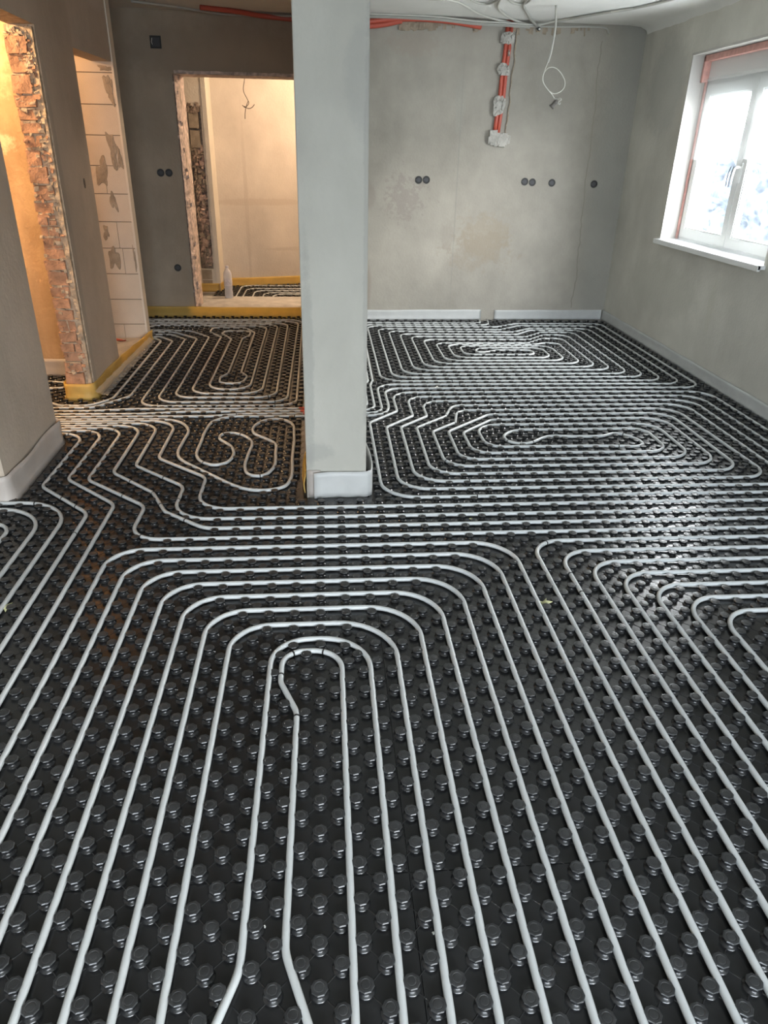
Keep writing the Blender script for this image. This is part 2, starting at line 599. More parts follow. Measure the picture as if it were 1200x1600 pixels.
def irregular(name, cx, cz, w, h, y, th, mat, seed, parent=None, axis='y', n=22, rough=0.25):
    """a hand-thrown smear: irregular outline with thickness, facing -y"""
    random.seed(seed)
    vs, fs = [], []
    ph = [random.uniform(0, 6.28) for _ in range(5)]
    ring = []
    for k in range(n):
        a = 2 * math.pi * k / n
        q = 1 + rough * (0.5 * math.sin(2 * a + ph[0]) + 0.4 * math.sin(3 * a + ph[1]) + 0.3 * math.sin(5 * a + ph[2])) + random.uniform(-.06, .06)
        c, s_ = math.cos(a), math.sin(a)
        c = math.copysign(abs(c) ** 0.7, c)
        s_ = math.copysign(abs(s_) ** 0.7, s_)
        ring.append((c * q * w / 2, s_ * q * h / 2))
    for sc, d in ((1, 0), (0.93, th * 0.8), (0.5, th * 1.15)):
        for (a, b) in ring:
            vs.append((cx + a * sc, y - d * (1 + random.uniform(-.3, .3) * (sc < 1)), cz + b * sc))
    for L in range(2):
        for k in range(n):
            k2 = (k + 1) % n
            fs.append((L * n + k, L * n + k2, (L + 1) * n + k2, (L + 1) * n + k))
    fs.append(tuple(2 * n + k for k in range(n)))
    fs.append(tuple(range(n - 1, -1, -1)))
    m_ = MB()
    m_.add(vs, fs)
    return m_


mb = MB()
for i, (cx, cz, w, h) in enumerate([(-1.65, 2.03, 0.06, 0.2), (-1.665, 2.17, 0.09, 0.04), (-1.69, 1.60, 0.07, 0.22),
                                    (-1.80, 1.42, 0.09, 0.2), (-1.74, 1.2, 0.05, 0.14), (-1.80, 0.74, 0.08, 0.19),
                                    (-1.84, 0.95, 0.05, 0.10), (-1.64, 1.53, 0.03, 0.18), (-1.625, 0.74, 0.02, 0.18)]):
    q = irregular('p', cx, cz, w, h, 4.7505, 0.004, None, 40 + i, rough=0.5, n=34)
    mb.add(q.v, q.f)
struct(mb.build('trim_mortar_smears', m_patch))

# broken brick jamb of the first opening (end of the partition pier, facing the camera)
random.seed(11)
mb = MB()
xl, xr = -1.795, -1.632
z = 0.0
mb.box(xl + .01, xr - .02, 3.088, 3.12, Z0, 2.24, 1)
while z < 2.17:
    hh = random.choice([0.068, 0.072, 0.078, 0.10])
    x = xl + random.uniform(0, 0.012)
    e = xr - random.uniform(0.025, 0.05)
    if random.random() < 0.35:
        c = x + (e - x) * random.uniform(0.35, 0.65)
        mb.box(x, c, 3.062 + random.uniform(0, 0.022), 3.11, z, z + hh - 0.012, 0, jit=0.005)
        mb.box(c + .008, e, 3.062 + random.uniform(0, 0.025), 3.11, z, z + hh - 0.012, 0, jit=0.005)
    else:
        mb.box(x, e, 3.062 + random.uniform(0, 0.02), 3.11, z, z + hh - 0.012, 0, jit=0.006)
    if random.random() < 0.65:
        mb.box(x + random.uniform(0, .05), e - random.uniform(0, .05), 3.07, 3.11, z + hh - 0.014, z + hh - 0.003, 1, jit=0.005)
    z += hh
# ragged plaster margin along the corner
zs = np.arange(0, 2.24, 0.018)
vs, fs = [], []
for i, zc in enumerate(zs):
    w = 0.022 + 0.018 * noise.noise(Vector((0, 3.1, zc * 9))) + random.uniform(-.004, .006)
    dpt = 0.012 * noise.noise(Vector((5, 1, zc * 14)))
    vs += [(xr + 0.008, 3.11, zc), (xr + 0.006, 3.070 + dpt, zc), (xr - w, 3.074 + dpt + random.uniform(-.004, .004), zc), (xr - w - 0.008, 3.10, zc)]
    if i:
        k = 4 * i
        for a in range(3):
            fs.append((k - 4 + a, k - 3 + a, k + 1 + a, k + a))
mb.add(vs, fs, 1)
for i in range(70):
    mb.box(*(lambda a, b, c: (a, a + .018, b, b + .014, c, c + .014))(random.uniform(xl, xr - .02), random.uniform(3.058, 3.075), random.choice([random.uniform(2.05, 2.2), random.uniform(0.0, 2.2), random.uniform(0, .25)])), mi=random.choice([0, 1, 1]), jit=0.006)
for i in range(120):
    zc = random.choice([random.uniform(0, 2.2), random.uniform(1.3, 2.2)])
    xx = random.uniform(xl, xr - .02)
    if random.random() < .5:
        xx = random.uniform(xr - .065, xr - .02)
    w_, h_ = random.uniform(.012, .045), random.uniform(.008, .03)
    mb.box(xx, min(xr - .005, xx + w_), 3.066, 3.09, zc, zc + h_, random.choice([1, 1, 0]), jit=0.007)
struct(mb.build('trim_brick_jamb', [m_brick, m_mortar]))

# rough left jamb of the rear doorway
random.seed(5)


def rough_strip(mb, x0, x1, y, z0, z1, depth, mi=0, n=5, dz=0.03, seed=0.0, slant=0.0):
    zs = np.arange(z0, z1 + dz * .5, dz)
    vs, fs = [], []
    for i, zc in enumerate(zs):
        wl_ = 0.012 * noise.noise(Vector((seed, 1.7, zc * 6)))
        for k in range(n + 1):
            t = k / n
            x = x0 + (x1 - x0) * t
            dd = depth * (0.55 + 0.9 * noise.noise(Vector((x * 35 + seed, 2.1, zc * 28)))) * (1 if 0 < k < n else 0)
            if k == n:
                x += wl_
            vs.append((x, y - dd + slant * t, zc))
        if i:
            b = i * (n + 1)
            for k in range(n):
                fs.append((b - n - 1 + k, b - n + k, b + k + 1, b + k))
    mb.add(vs, fs, mi)


mb = MB()
rough_strip(mb, -1.338, -1.305, 5.908, 0.09, 2.235, 0.022, seed=3, slant=0.10, n=7, dz=.02)
rough_strip(mb, -1.305, -1.300, 6.008, 0.09, 2.235, 0.004, seed=6, slant=0.20, n=3)
for i in range(22):
    zc = random.uniform(0.1, 2.2)
    xx = -1.32 + random.uniform(-0.03, 0.02)
    yy = 5.905 + (xx + 1.35) * 1.6
    mb.box(xx, xx + .014, yy, yy + .03, zc, zc + .03, 0, jit=0.005)
struct(mb.build('trim_rough_jamb', m_rough))
mb = MB()
random.seed(8)
vs = []
n = 60
for i in range(n + 1):
    x = -1.33 + 1.28 * i / n
    w = noise.noise(Vector((x * 9, 0, 0))) * 0.010
    vs += [(x, 5.900, 2.236 + w), (x, 6.21, 2.236 + w * .5), (x, 5.898, 2.262 + 0.6 * w)]
fs = []
for i in range(n):
    k = 3 * i
    fs += [(k, k + 3, k + 4, k + 1), (k, k + 2, k + 5, k + 3)]
mb.add(vs, fs)
struct(mb.build('trim_lintel_edge', m_rough))
# crack in the back wall plaster
mb = MB()
random.seed(77)
zc = 2.60
x = 2.70
vs, fs = [], []
k = 0
while zc > 0.12:
    base = 2.70 + 0.06 * (2.6 - zc) / 2.5
    x = base + 0.028 * noise.noise(Vector((0, 4, zc * 3.2))) + 0.012 * noise.noise(Vector((3, 1, zc * 17)))
    w = 0.0045 + 0.005 * abs(noise.noise(Vector((1, 1, zc * 7))))
    yy = 5.762 + (x - 0.10) * 0.035 - 0.0015
    vs += [(x - w, yy, zc), (x + w, yy, zc)]
    if k:
        fs.append((2 * k - 2, 2 * k - 1, 2 * k + 1, 2 * k))
    k += 1
    zc -= 0.025
mb.add(vs, fs)
struct(mb.build('trim_wall_crack', simple('crack_shadow_grey', (0.27, 0.25, 0.21), 0.95)))
# doorway threshold slab
mb = MB()
mb.box(-1.36, 1.5, 5.935, 6.62, Z0, 0.088)
th = struct(mb.build('floor_threshold', m_thresh))

# next room
wall('wall_next_far', (1.55, 8.62), (-1.30, 7.80), Z0, H, -0.15, [], [m_next])
wall('wall_next_side', (-1.262, 7.82), (-1.27, 7.46), Z0, H, -0.05, [], [m_pier])
wall('wall_next_right', (1.55, 6.0), (1.55, 8.7), Z0, H, -0.1, [], [m_next])
mb = MB()
mb.box(-3.2, -1.50, 7.47, 7.60, Z0, H)
mb.box(-1.50, -1.27, 7.47, 7.60, 2.04, H)
mb.box(-1.345, -1.27, 7.47, 7.60, Z0, 2.04)
mb.box(-1.50, -1.345, 7.56, 7.60, Z0, 2.04)
mb.box(-1.50, -1.345, 7.47, 7.60, Z0, 0.27)
pr = struct(mb.build('wall_next_pier', m_pier))
# chase with broken masonry in that pier
mb = MB()
random.seed(21)
mb.box(-1.50, -1.345, 7.53, 7.57, 0.27, 2.04, 1)
z = 1.62
for hh in (0.2, 0.2):
    mb.box(-1.485, -1.375, 7.475, 7.52, z, z + hh - 0.02, 2, jit=0.004)
    z += hh
for i in range(230):
    zc = random.uniform(0.28, 1.6)
    xx = random.uniform(-1.495, -1.375)
    mb.box(xx, xx + random.uniform(.02, .05), 7.475 + random.uniform(0, .03), 7.54, zc, zc + random.uniform(.02, .06), random.choice([0, 0, 1, 2]), jit=0.014)
for k in range(26):
    zc = 2.0 + random.uniform(-.03, .05)
    xx = random.uniform(-1.50, -1.37)
    mb.box(xx, xx + .03, 7.465, 7.52, zc, zc + .03, 1, jit=.01)
mb.box(-1.49, -1.37, 7.468, 7.50, 0.02, 0.135, 2)
mb.box(-1.49, -1.37, 7.468, 7.50, 0.145, 0.26, 2)
struct(mb.build('trim_wall_chase', [simple('chase_brick', (0.50, 0.36, 0.29), 0.95, var=0.4, scale=25, bump=0.8), simple('chase_mortar', (0.36, 0.28, 0.22), 0.95, var=0.45, scale=25, bump=1.0), m_patch]))

# ------------------------------------------------------------------ window
WY0, WY1, WZ0, WZ1 = 3.012, 4.712, 0.957, 2.383
WX = 3.26


def frame_rect(mb, y0, y1, z0, z1, w, x0, x1, mi=0):
    mb.box(x0, x1, y0, y0 + w, z0, z1, mi)
    mb.box(x0, x1, y1 - w, y1, z0, z1, mi)
    mb.box(x0, x1, y0 + w, y1 - w, z0, z0 + w, mi)
    mb.box(x0, x1, y0 + w, y1 - w, z1 - w, z1, mi)


mb = MB()
frame_rect(mb, WY0, WY1, WZ0, 2.20, 0.045, WX + 0.012, WX + 0.08)
win = struct(mb.build('window_1', m_pvc))
mb = MB()
mb.box(WX - 0.005, WX + 0.14, WY0, WY1, 2.20, WZ1)
mb.box(WX - 0.012, WX - 0.004, WY0, WY1, 2.198, 2.212)
struct(mb.build('roller_shutter_box', m_pvc, win))
for nm, (a, b) in (('window_sash', (3.872, 4.678)), ('window_sash', (3.046, 3.866))):
    mb = MB()
    frame_rect(mb, a, b, WZ0 + 0.03, 2.17, 0.075, WX - 0.004, WX + 0.05)
    frame_rect(mb, a + 0.075, b - 0.075, WZ0 + 0.105, 2.095, 0.012, WX + 0.004, WX + 0.03)
    so = mb.build(nm, m_pvc, win)
    mb = MB()
    frame_rect(mb, a + 0.085, b - 0.085, WZ0 + 0.115, 2.085, 0.006, WX + 0.030, WX + 0.034)
    mb.build('gasket', m_wood, so)
    mb = MB()
    mb.box(WX + 0.036, WX + 0.040, a + 0.08, b - 0.08, WZ0 + 0.11, 2.09)
    mb.build('pane', m_glass, so)
# handle
mb = MB()
mb.box(WX - 0.012, WX - 0.003, 3.835, 3.865, 1.46, 1.60)
hd = mb.build('window_handle', m_pvc, win)
mb = MB()
mb.tube([(WX - .01, 3.85, 1.57), (WX - .045, 3.85, 1.57), (WX - .055, 3.86, 1.56), (WX - .055, 3.875, 1.50), (WX - .05, 3.88, 1.44)], [.009, .009, .010, .010, .007], 8)
mb.build('lever', m_pvc, hd, smooth=True)
mb = MB()
for q in (0, 0.042):
    mb.tube([(WX - .062, 3.862 + q, 1.575), (WX - .064, 3.880 + q, 1.53), (WX - .064, 3.886 + q, 1.48), (WX - .062, 3.884 + q, 1.43)], 0.0035, 6)
mb.build('handle_groove', m_wood, hd)
# sealing tape around the reveal
mb = MB()
mb.box(WX - 0.018, WX - 0.004, WY1 - 0.022, WY1 - 0.001, WZ0 + .01, WZ1 - .001)
mb.box(WX - 0.060, WX - 0.006, WY0 + 0.01, WY1 - 0.01, WZ1 - 0.045, WZ1 - 0.002)
mb.box(WX - 0.060, WX - 0.006, WY1 - 0.030, WY1 - 0.002, 2.19, WZ1 - 0.01)
mb.build('sealing_tape', m_tape, win)
# corner bead at the reveal edge
mb = MB()
mb.box(3.100, 3.127, WY1 - 0.004, WY1 + 0.012, WZ0, WZ1 + 0.012)
mb.box(3.095, 3.125, WY0, WY1 + 0.012, WZ1 - 0.003, WZ1 + 0.014)
struct(mb.build('trim_window_bead', m_reveal))
# sill
mb = MB()
mb.box(3.06, WX + 0.01, WY0 - 0.03, WY1 + 0.035, 0.937, 0.962)
mb.box(3.055, 3.075, WY0 - 0.03, WY1 + 0.035, 0.925, 0.962)
sl = mb.build('window_sill', m_pvc)
tag(sl, 'white window sill board covered with crumpled film under the window', 'window sill')
vs, fs = [], []
ny, nx = 60, 8
for i in range(ny + 1):
    for j in range(nx + 1):
        y = WY0 + (WY1 + .01 - WY0) * i / ny
        x = 3.062 + 0.19 * j / nx
        zc = 0.968 + 0.012 * abs(noise.noise(Vector((x * 18, y * 9, 0)))) + (0.02 * (j / nx) ** 3)
        vs.append((x, y, zc))
for i in range(ny):
    for j in range(nx):
        a = i * (nx + 1) + j
        fs.append((a, a + 1, a + nx + 2, a + nx + 1))
mb = MB()
mb.add(vs, fs)
mb.build('crumpled_film', m_film, sl, smooth=True)
# dust sheet film taped over the window, with a tear
vs, fs = [], []
ny, nz = 90, 80
idx = {}
for i in range(ny + 1):
    for j in range(nz + 1):
        y = WY0 + 0.01 + (WY1 - 0.02 - WY0) * i / ny
        z = 1.60 + (2.215 - 1.60) * j / nz + 0.05 * noise.noise(Vector((y * 3, 0.3, 0))) * (1 - j / nz)
        x = 3.215 + 0.016 * noise.noise(Vector((y * 5 + z * 4, z * 2.5, 1.3))) + 0.008 * math.sin(26 * (y * .8 + z)) * noise.noise(Vector((y * 2, z * 2, 5)))
        idx[i, j] = len(vs)
        vs.append((x, y, z))
for i in range(ny):
    for j in range(nz):
        y = WY0 + (WY1 - WY0) * (i + .5) / ny
        z = 1.60 + 0.615 * (j + .5) / nz
        if abs((y - 3.91) / 0.045) + abs((z - 1.82) / 0.11) < 1:
            continue
        fs.append((idx[i, j], idx[i + 1, j], idx[i + 1, j + 1], idx[i, j + 1]))
mb = MB()
mb.add(vs, fs)
fl = mb.build('dust_sheet', m_film, None, smooth=True)
tag(fl, 'torn translucent plastic dust sheet hanging across the upper window', 'plastic sheet')

# rear balcony window (behind the camera)
mb = MB()
for (a, b) in ((-0.9, 0.9), (0.9, 2.7)):
    mb.box(a, a + .06, -5.03, -4.96, .8, 2.3)
    mb.box(b - .06, b, -5.03, -4.96, .8, 2.3)
    mb.box(a + .06, b - .06, -5.03, -4.96, .8, .87)
    mb.box(a + .06, b - .06, -5.03, -4.96, 2.23, 2.3)
w2 = struct(mb.build('window_2', m_pvc))

# ------------------------------------------------------------------ hedge mass added outside to mottle the overbright window view
def hedge_mat():
    m, nt, b = newmat('mottled_hedge')
    t = nt.nodes.new('ShaderNodeTexCoord')
    n = nt.nodes.new('ShaderNodeTexNoise')
    n.inputs['Scale'].default_value = 3.5
    n.inputs['Detail'].default_value = 8
    lk(nt, t.outputs['Object'], n.inputs['Vector'])
    r = nt.nodes.new('ShaderNodeValToRGB')
    r.color_ramp.elements[0].position = 0.40
    r.color_ramp.elements[1].position = 0.62
    r.color_ramp.elements[0].color = (0.035, 0.038, 0.046, 1)
    r.color_ramp.elements[1].color = (0.12, 0.13, 0.145, 1)
    lk(nt, n.outputs[0], r.inputs[0])
    lk(nt, r.outputs[0], b.inputs['Base Color'])
    b.inputs['Roughness'].default_value = 1.0
    return m


mb = MB()
vs, fs = [], []
for i in range(161):
    y = -2 + 44 * i / 160
    for j in range(25):
        z = -1.5 + 5.0 * j / 24
        top = 2.4 + 0.5 * noise.noise(Vector((y * .4, 0, 0)))
        zz_ = min(z, top)
        x = 15 + 0.9 * noise.noise(Vector((y * 1.1, z * 1.1, 0))) + 0.5 * noise.noise(Vector((y * 3.3, z * 3.3, 4))) + max(0, z - top) * 2
        vs.append((x, y, zz_ + .25 * noise.noise(Vector((y * 2, z * 2, 9)))))
for i in range(160):
    for j in range(24):
        a = i * 25 + j
        fs.append((a, a + 25, a + 26, a + 1))
mb.add(vs, fs)
tag(mb.build('added_hedge', hedge_mat(), smooth=True), 'added pale hedge mass mottling the bright view through the window', 'hedge')

# ------------------------------------------------------------------ studded heating panels
G = 0.05
SOLID = [(-70, -31.25, 27.2, 44.75), (-36.4, -32.0, 61.1, 77.9), (-70, -36.0, 72.7, 95), (-37.6, -32.0, 77.9, 95.2),
         (-70, -31.8, 94.5, 97.3), (-1.8, 5.05, 27.3, 120), (5.05, 62.6, 115.2, 130), (-70, -1.8, 118.0, 130)]
SOLID += [(x, x + 4, 155.8 + (x + 26) * 0.288, 190) for x in range(-27, 33, 4)]


def stud_template():
    n = 16
    prof = [(.0225, 0.0), (.0208, .0024), (.0162, .0036), (.0143, .0125), (.0185, .0150), (.0190, .0178),
            (.0174, .0200), (.0122, .0204), (.0108, .0194), (.0090, .0203), (.0045, .0205)]
    V = []
    for i, (r, z) in enumerate(prof):
        for k in range(n):
            a = 2 * math.pi * (k + .5) / n
            rr = r
            if 4 <= i <= 6:
                rr = r * (1.0 + (0.045 if k % 2 else -0.045))
            V.append((rr * math.cos(a), rr * math.sin(a), z))
    Q = []
    for i in range(len(prof) - 1):
        for k in range(n):
            k2 = (k + 1) % n
            Q.append((i * n + k, i * n + k2, (i + 1) * n + k2, (i + 1) * n + k))
    # top cap: fan of quads
    t = (len(prof) - 1) * n
    for k in range(0, n - 2, 2):
        Q.append((t, t + k + 1, t + k + 2, t + (k + 3) % n) if k + 3 < n else (t, t + k + 1, t + k + 2, t + 15))
    nv = len(V)
    # two ridges to the diagonal neighbours
    for sx in (1, -1):
        a = Vector((0.0195 * .7071 * sx, 0.0195 * .7071, 0))
        b = Vector((0.05 * sx, 0.05, 0)) - a
        d = Vector((-(b - a).y, (b - a).x, 0)).normalized() * 0.0016
        V += [tuple(a - d), tuple(b - d), tuple(b + d), tuple(a + d),
              (a.x, a.y, .0013), (b.x, b.y, .0013)]
        k = nv
        Q += [(k, k + 1, k + 5, k + 4), (k + 2, k + 3, k + 4, k + 5)]
        nv += 6
    return np.array(V), np.array(Q)


SV, SQ = stud_template()


def in_solid(x, y):
    return any(a < x < b and c < y < d for a, b, c, d in SOLID)


def panel(x0, x1, y0, y1, label, thick=0.029, zoff=0.0):
    """x0.. in lattice units"""
    pts = []
    for i in range(math.ceil(x0 + .3), math.floor(x1 - .3) + 1):
        for j in range(math.ceil(y0 + .3), math.floor(y1 - .3) + 1):
            if (i + j) % 2 == 0 and not in_solid(i, j) and not in_solid(i + .45, j) and not in_solid(i - .45, j) and not in_solid(i, j + .45) and not in_solid(i, j - .45):
                pts.append(settle(i * G, j * G))
    if not pts:
        return
    mb = MB()
    xs = sorted({x0, x1} | {a for s in SOLID for a in s[:2] if x0 < a < x1})
    ys = sorted({y0, y1} | {a for s in SOLID for a in s[2:] if y0 < a < y1})
    gap = 0.0009
    for i in range(len(xs) - 1):
        for j in range(len(ys) - 1):
            if in_solid((xs[i] + xs[i + 1]) / 2, (ys[j] + ys[j + 1]) / 2):
                continue
            xa, xb, ya, yb = xs[i] * G, xs[i + 1] * G, ys[j] * G, ys[j + 1] * G
            mb.box(xa + (gap if i == 0 else 0), xb - (gap if i == len(xs) - 2 else 0),
                   ya + (gap if j == 0 else 0), yb - (gap if j == len(ys) - 2 else 0), -thick, 0)
    bv_ = np.array(mb.v)
    bf = np.array(mb.f)
    P = np.array(pts)
    ns = len(P)
    V = (SV[None] + np.c_[P, np.zeros(ns)][:, None]).reshape(-1, 3)
    Q = (SQ[None] + (np.arange(ns) * len(SV))[:, None, None]).reshape(-1, 4)
    allv = np.concatenate([bv_, V])
    allq = np.concatenate([bf, Q + len(bv_)])
    o0 = np.array([(x0 + x1) / 2 * G, (y0 + y1) / 2 * G, 0])
    allv = allv - o0
    me = bpy.data.meshes.new('studded_mat')
    me.vertices.add(len(allv))
    me.vertices.foreach_set('co', allv.ravel())
    me.loops.add(allq.size)
    me.loops.foreach_set('vertex_index', allq.ravel())
    me.polygons.add(len(allq))
    me.polygons.foreach_set('loop_start', np.arange(0, allq.size, 4))
    me.polygons.foreach_set('loop_total', np.full(len(allq), 4))
    sm = np.zeros(len(allq), bool)
    nside = len(SQ)
    rel = np.zeros(nside, bool)
    rel[:16 * 4] = True
    sm[len(bf):] = np.tile(rel, ns)
    me.polygons.foreach_set('use_smooth', sm)
    me.update(calc_edges=True)
    me.validate()
    o = link_mesh('studded_mat', me, [m_stud, m_cap])
    mi = np.zeros(len(allq), np.int32)
    rel2 = np.zeros(nside, np.int32)
    rel2[16 * 5:16 * 10 + 7] = 1
    mi[len(bf):] = np.tile(rel2, ns)
    me.polygons.foreach_set('material_index', mi)
    o.location = o0
    tag(o, label, 'floor mat')
    o.location.z += zoff


# ------------------------------------------------------------------ heating pipes
PZ = 0.0126


def rpoly(pts, seg=9):
    """rounded polyline in lattice units -> dense points"""
    out = []
    n = len(pts)
    P = [Vector((p[0], p[1])) for p in pts]
    for i, p in enumerate(P):
        r = pts[i][2] if len(pts[i]) > 2 else 0
        if i in (0, n - 1) or r == 0:
            out.append(p)
            continue
        a = P[i - 1] - p
        b = P[i + 1] - p
        la, lb = a.length, b.length
        a.normalize()
        b.normalize()
        c = max(-1, min(1, a.dot(b)))
        ang = math.acos(c)
        if ang > 3.10:
            out.append(p)
            continue
        t = r / math.tan(ang / 2)
        lim = 0.49 * min(la, lb)
        if i == 1:
            lim = min(0.95 * la, 0.49 * lb) if i != n - 2 else 0.95 * min(la, lb)
        if t > lim:
            t = lim
            r = t * math.tan(ang / 2)
        cen = p + (a + b).normalized() * (r / math.sin(ang / 2))
        s = p + a * t
        e = p + b * t
        a0 = math.atan2((s - cen).y, (s - cen).x)
        a1 = math.atan2((e - cen).y, (e - cen).x)
        d = (a1 - a0 + math.pi) % (2 * math.pi) - math.pi
        k = max(3, int(abs(d) * seg / 1.57) + 1)
        for q in range(k + 1):
            aa = a0 + d * q / k
            out.append(cen + Vector((math.cos(aa), math.sin(aa))) * r)
    return out


def spline(pts, sub=5):
    P = [Vector(p[:2]) for p in pts]
    P = [P[0] * 2 - P[1]] + P + [P[-1] * 2 - P[-2]]
    out = []
    for i in range(1, len(P) - 2):
        p0, p1, p2, p3 = P[i - 1:i + 3]
        t0 = 0
        t1 = t0 + (p1 - p0).length ** .5
        t2 = t1 + (p2 - p1).length ** .5
        t3 = t2 + (p3 - p2).length ** .5
        for q in range(sub):
            t = t1 + (t2 - t1) * q / sub
            A1 = p0 * ((t1 - t) / (t1 - t0)) + p1 * ((t - t0) / (t1 - t0))
            A2 = p1 * ((t2 - t) / (t2 - t1)) + p2 * ((t - t1) / (t2 - t1))
            A3 = p2 * ((t3 - t) / (t3 - t2)) + p3 * ((t - t2) / (t3 - t2))
            B1 = A1 * ((t2 - t) / (t2 - t0)) + A2 * ((t - t0) / (t2 - t0))
            B2 = A2 * ((t3 - t) / (t3 - t1)) + A3 * ((t - t1) / (t3 - t1))
            out.append(B1 * ((t2 - t) / (t2 - t1)) + B2 * ((t - t1) / (t2 - t1)))
    out.append(P[-2])
    return out


PIPES = []


def pipe(pts, label, kind='r', r=0.0096):
    q = rpoly(pts) if kind == 'r' else (spline(pts) if kind == 's' else pts)
    # drop duplicates and resample long straights
    res = [q[0]]
    for p in q[1:]:
        d = (p - res[-1]).length
        if d < 0.12:
            continue
        k = int(d / 3.0)
        base = res[-1]
        for s in range(1, k + 1):
            res.append(base.lerp(p, s / (k + 1)))
        res.append(p)
    pts3 = [Vector((p.x * G, p.y * G, PZ + 0.0003 * noise.noise(Vector((p.x * .6, p.y * .6, 0))))) for p in res]
    mb = MB()
    mb.tube(pts3, r, 10)
    o = mb.build('heating_pipe', m_pipe, None, smooth=True, origin=pts3[0])
    tag(o, label, 'heating pipe')
    PIPES.append((o, pts3))
    return o


B = -32.2
XR = 59.2
pipe([(0.5, B), (0.5, -26, 2), (-1.55, -20.3, 2.5), (-1.5, -4.9, 2), (-2.7, -1.9, 1.8), (-2.7, 1.4, 1.9), (1.5, 1.4, 2.6), (1.5, B)],
     'pale heating pipe forming the innermost foreground hairpin loop with kinked left leg')
pipe([(-5.3, B), (-5.3, -26, 2), (-3.5, -21, 3), (-3.5, 2.8, 2.7), (3.5, 2.8, 3.9), (3.5, B)],
     'pale heating pipe arching second from the centre of the foreground loops')
ordn = {3: 'third', 4: 'fourth', 5: 'fifth', 6: 'sixth', 7: 'seventh', 8: 'eighth', 9: 'ninth and outermost'}
for k in range(3, 10):
    T = 2 * k - 1.3
    rl = 3.0
    rr = {3: 4.3, 4: 4.0}.get(k, 3.8)
    pipe([(-2 * k - .55, B), (-2 * k - .6, T, rl), (2 * k - .5, T, rr), (2 * k - .5, B)],
         'pale heating pipe arching %s from the centre of the foreground loops' % ordn[k])
for j in range(7):
    x = 19.5 + 2 * j
    T = 16.75 - 2 * j
    pipe([(x, B), (x, T, 2.8), (XR - 3 + 0.0 * j, T)],
         'pale heating pipe turning right, %s corner counted from the left' % ['first', 'second', 'third', 'fourth', 'fifth', 'sixth', 'seventh'][j])
pipe([(-60, 26.72), (-24.75, 26.72, 5.2), (-24.75, B)], 'pale heating pipe curving round the corner below the left pier, outer one')
pipe([(-60, 25.3), (-26.7, 25.3, 5.0), (-26.7, B)], 'pale heating pipe curving round the corner below the left pier, inner one')
pipe([(-60, 22.3), (-29.1, 22.3, 2.2), (-29.1, B)], 'pale heating pipe end of a loop just entering at the left edge of frame')
# pipes coming out of the hallway bundle
pipe([(-60, 46.4), (-29.35, 46.4, 3), (-29.35, 30.6, 1.8), (-22.8, 24.1, 2.3), (-22.8, B)],
     'heating pipe with wavy bends, first beside the left pier, running forward')
pipe([(-60, 47.4), (-27.25, 47.4, 3), (-27.25, 32.4, 1.8), (-20.7, 26.0, 2.3), (-20.7, B)],
     'heating pipe with wavy bends, second from the left pier, running forward')
pipe([(-60, 48.3), (-25.1, 48.3, 3), (-25.1, 32.2, 1.8), (-17.6, 25.5, 2.2), (-17.65, 18.55, 2.8), (XR, 18.6)],
     'heating pipe with S bend, third from the left pier, then crossing to the right')
pipe([(-60, 49.15), (-22.95, 49.15, 3.2), (-22.95, 34.1, 2), (-17.5, 28.7, 1.5), (-15.4, 24.2, 2), (-11, 20.5, 3), (XR, 20.6)],
     'heating pipe with S bend, fourth from the left pier, then crossing to the right')
low = [(-60, 50.0), (-20.95, 50.0, 3.4), (-20.95, 36, 1.6), (-14.55, 30.1, 2.2), (-14.55, 22.5, 4.0), (59.4, 22.5, 3.4),
       (59.4, 62.6, 3.2), (10.5, 62.8, 3.2), (10.5, 54.2, 1), (6.4, 49.6, 1.6), (6.5, 26.6, 3.8), (55.1, 26.5, 3.3),
       (55.0, 58.5, 3.2), (14.4, 58.5, 3.0), (14.4, 52, 1), (10.4, 47.8, 1.4), (10.4, 30.5, 3.3), (51.2, 30.45, 3.0),
       (50.6, 54.6, 3.2), (18.9, 54.3, 2.3), (17.9, 49.4, 1), (14.35, 46.0, 1.4), (14.4, 34.6, 2.8), (47.2, 34.5, 3),
       (47.1, 50.6, 3), (23.0, 50.4, 1.5), (18.25, 45.5, 1.5), (18.3, 38.5, 2.4), (42.8, 38.4, 2.6), (42.8, 46.6, 2.6)]
inner = [(38.5, 46.45), (30, 46.4), (26, 46.35), (24.3, 45.5), (23.3, 44), (23.5, 42.4), (24.8, 41.5), (26.2, 41.8), (28.4, 43.6),
         (29.5, 44.0), (33, 43.8), (36.1, 43.9), (38.3, 44.8), (39.6, 43.8), (40.4, 42.1), (40.3, 40.9), (39.3, 40.2), (37.4, 40.3), (34, 40.5)]
low2 = [(32, 40.5), (20.4, 40.5, 2.2), (20.3, 48.4, 3.2), (44.9, 48.5, 3), (44.9, 36.5, 3), (16.4, 36.6, 2.3), (16.4, 46.0, 1.5),
        (23, 52.45, 1.5), (48.8, 52.6, 3), (48.9, 32.5, 3), (12.4, 32.5, 3.0), (12.45, 47.5, 1.3), (17, 52, 1), (18.6, 56.5, 2),
        (53, 56.5, 3), (53.1, 28.5, 3.3), (8.45, 28.6, 3.3), (8.5, 47.8, 1.3), (12.5, 52.2, 1), (12.5, 60.6, 2.8), (57, 60.5, 3.2),
        (57.1, 24.6, 3.2), (-12.5, 24.65, 3.2), (-12.55, 32.4, 2.2), (-18.85, 38.1, 2), (-18.85, 50.85, 3.6), (-60, 50.9)]
pipe(rpoly(low[:-1] + [(42.8, 46.5, 2.6), (38.6, 46.5)]) + spline(inner) + rpoly(low2),
     'long pale pipe wound into the oval spiral nearest the window, right room', 'p')
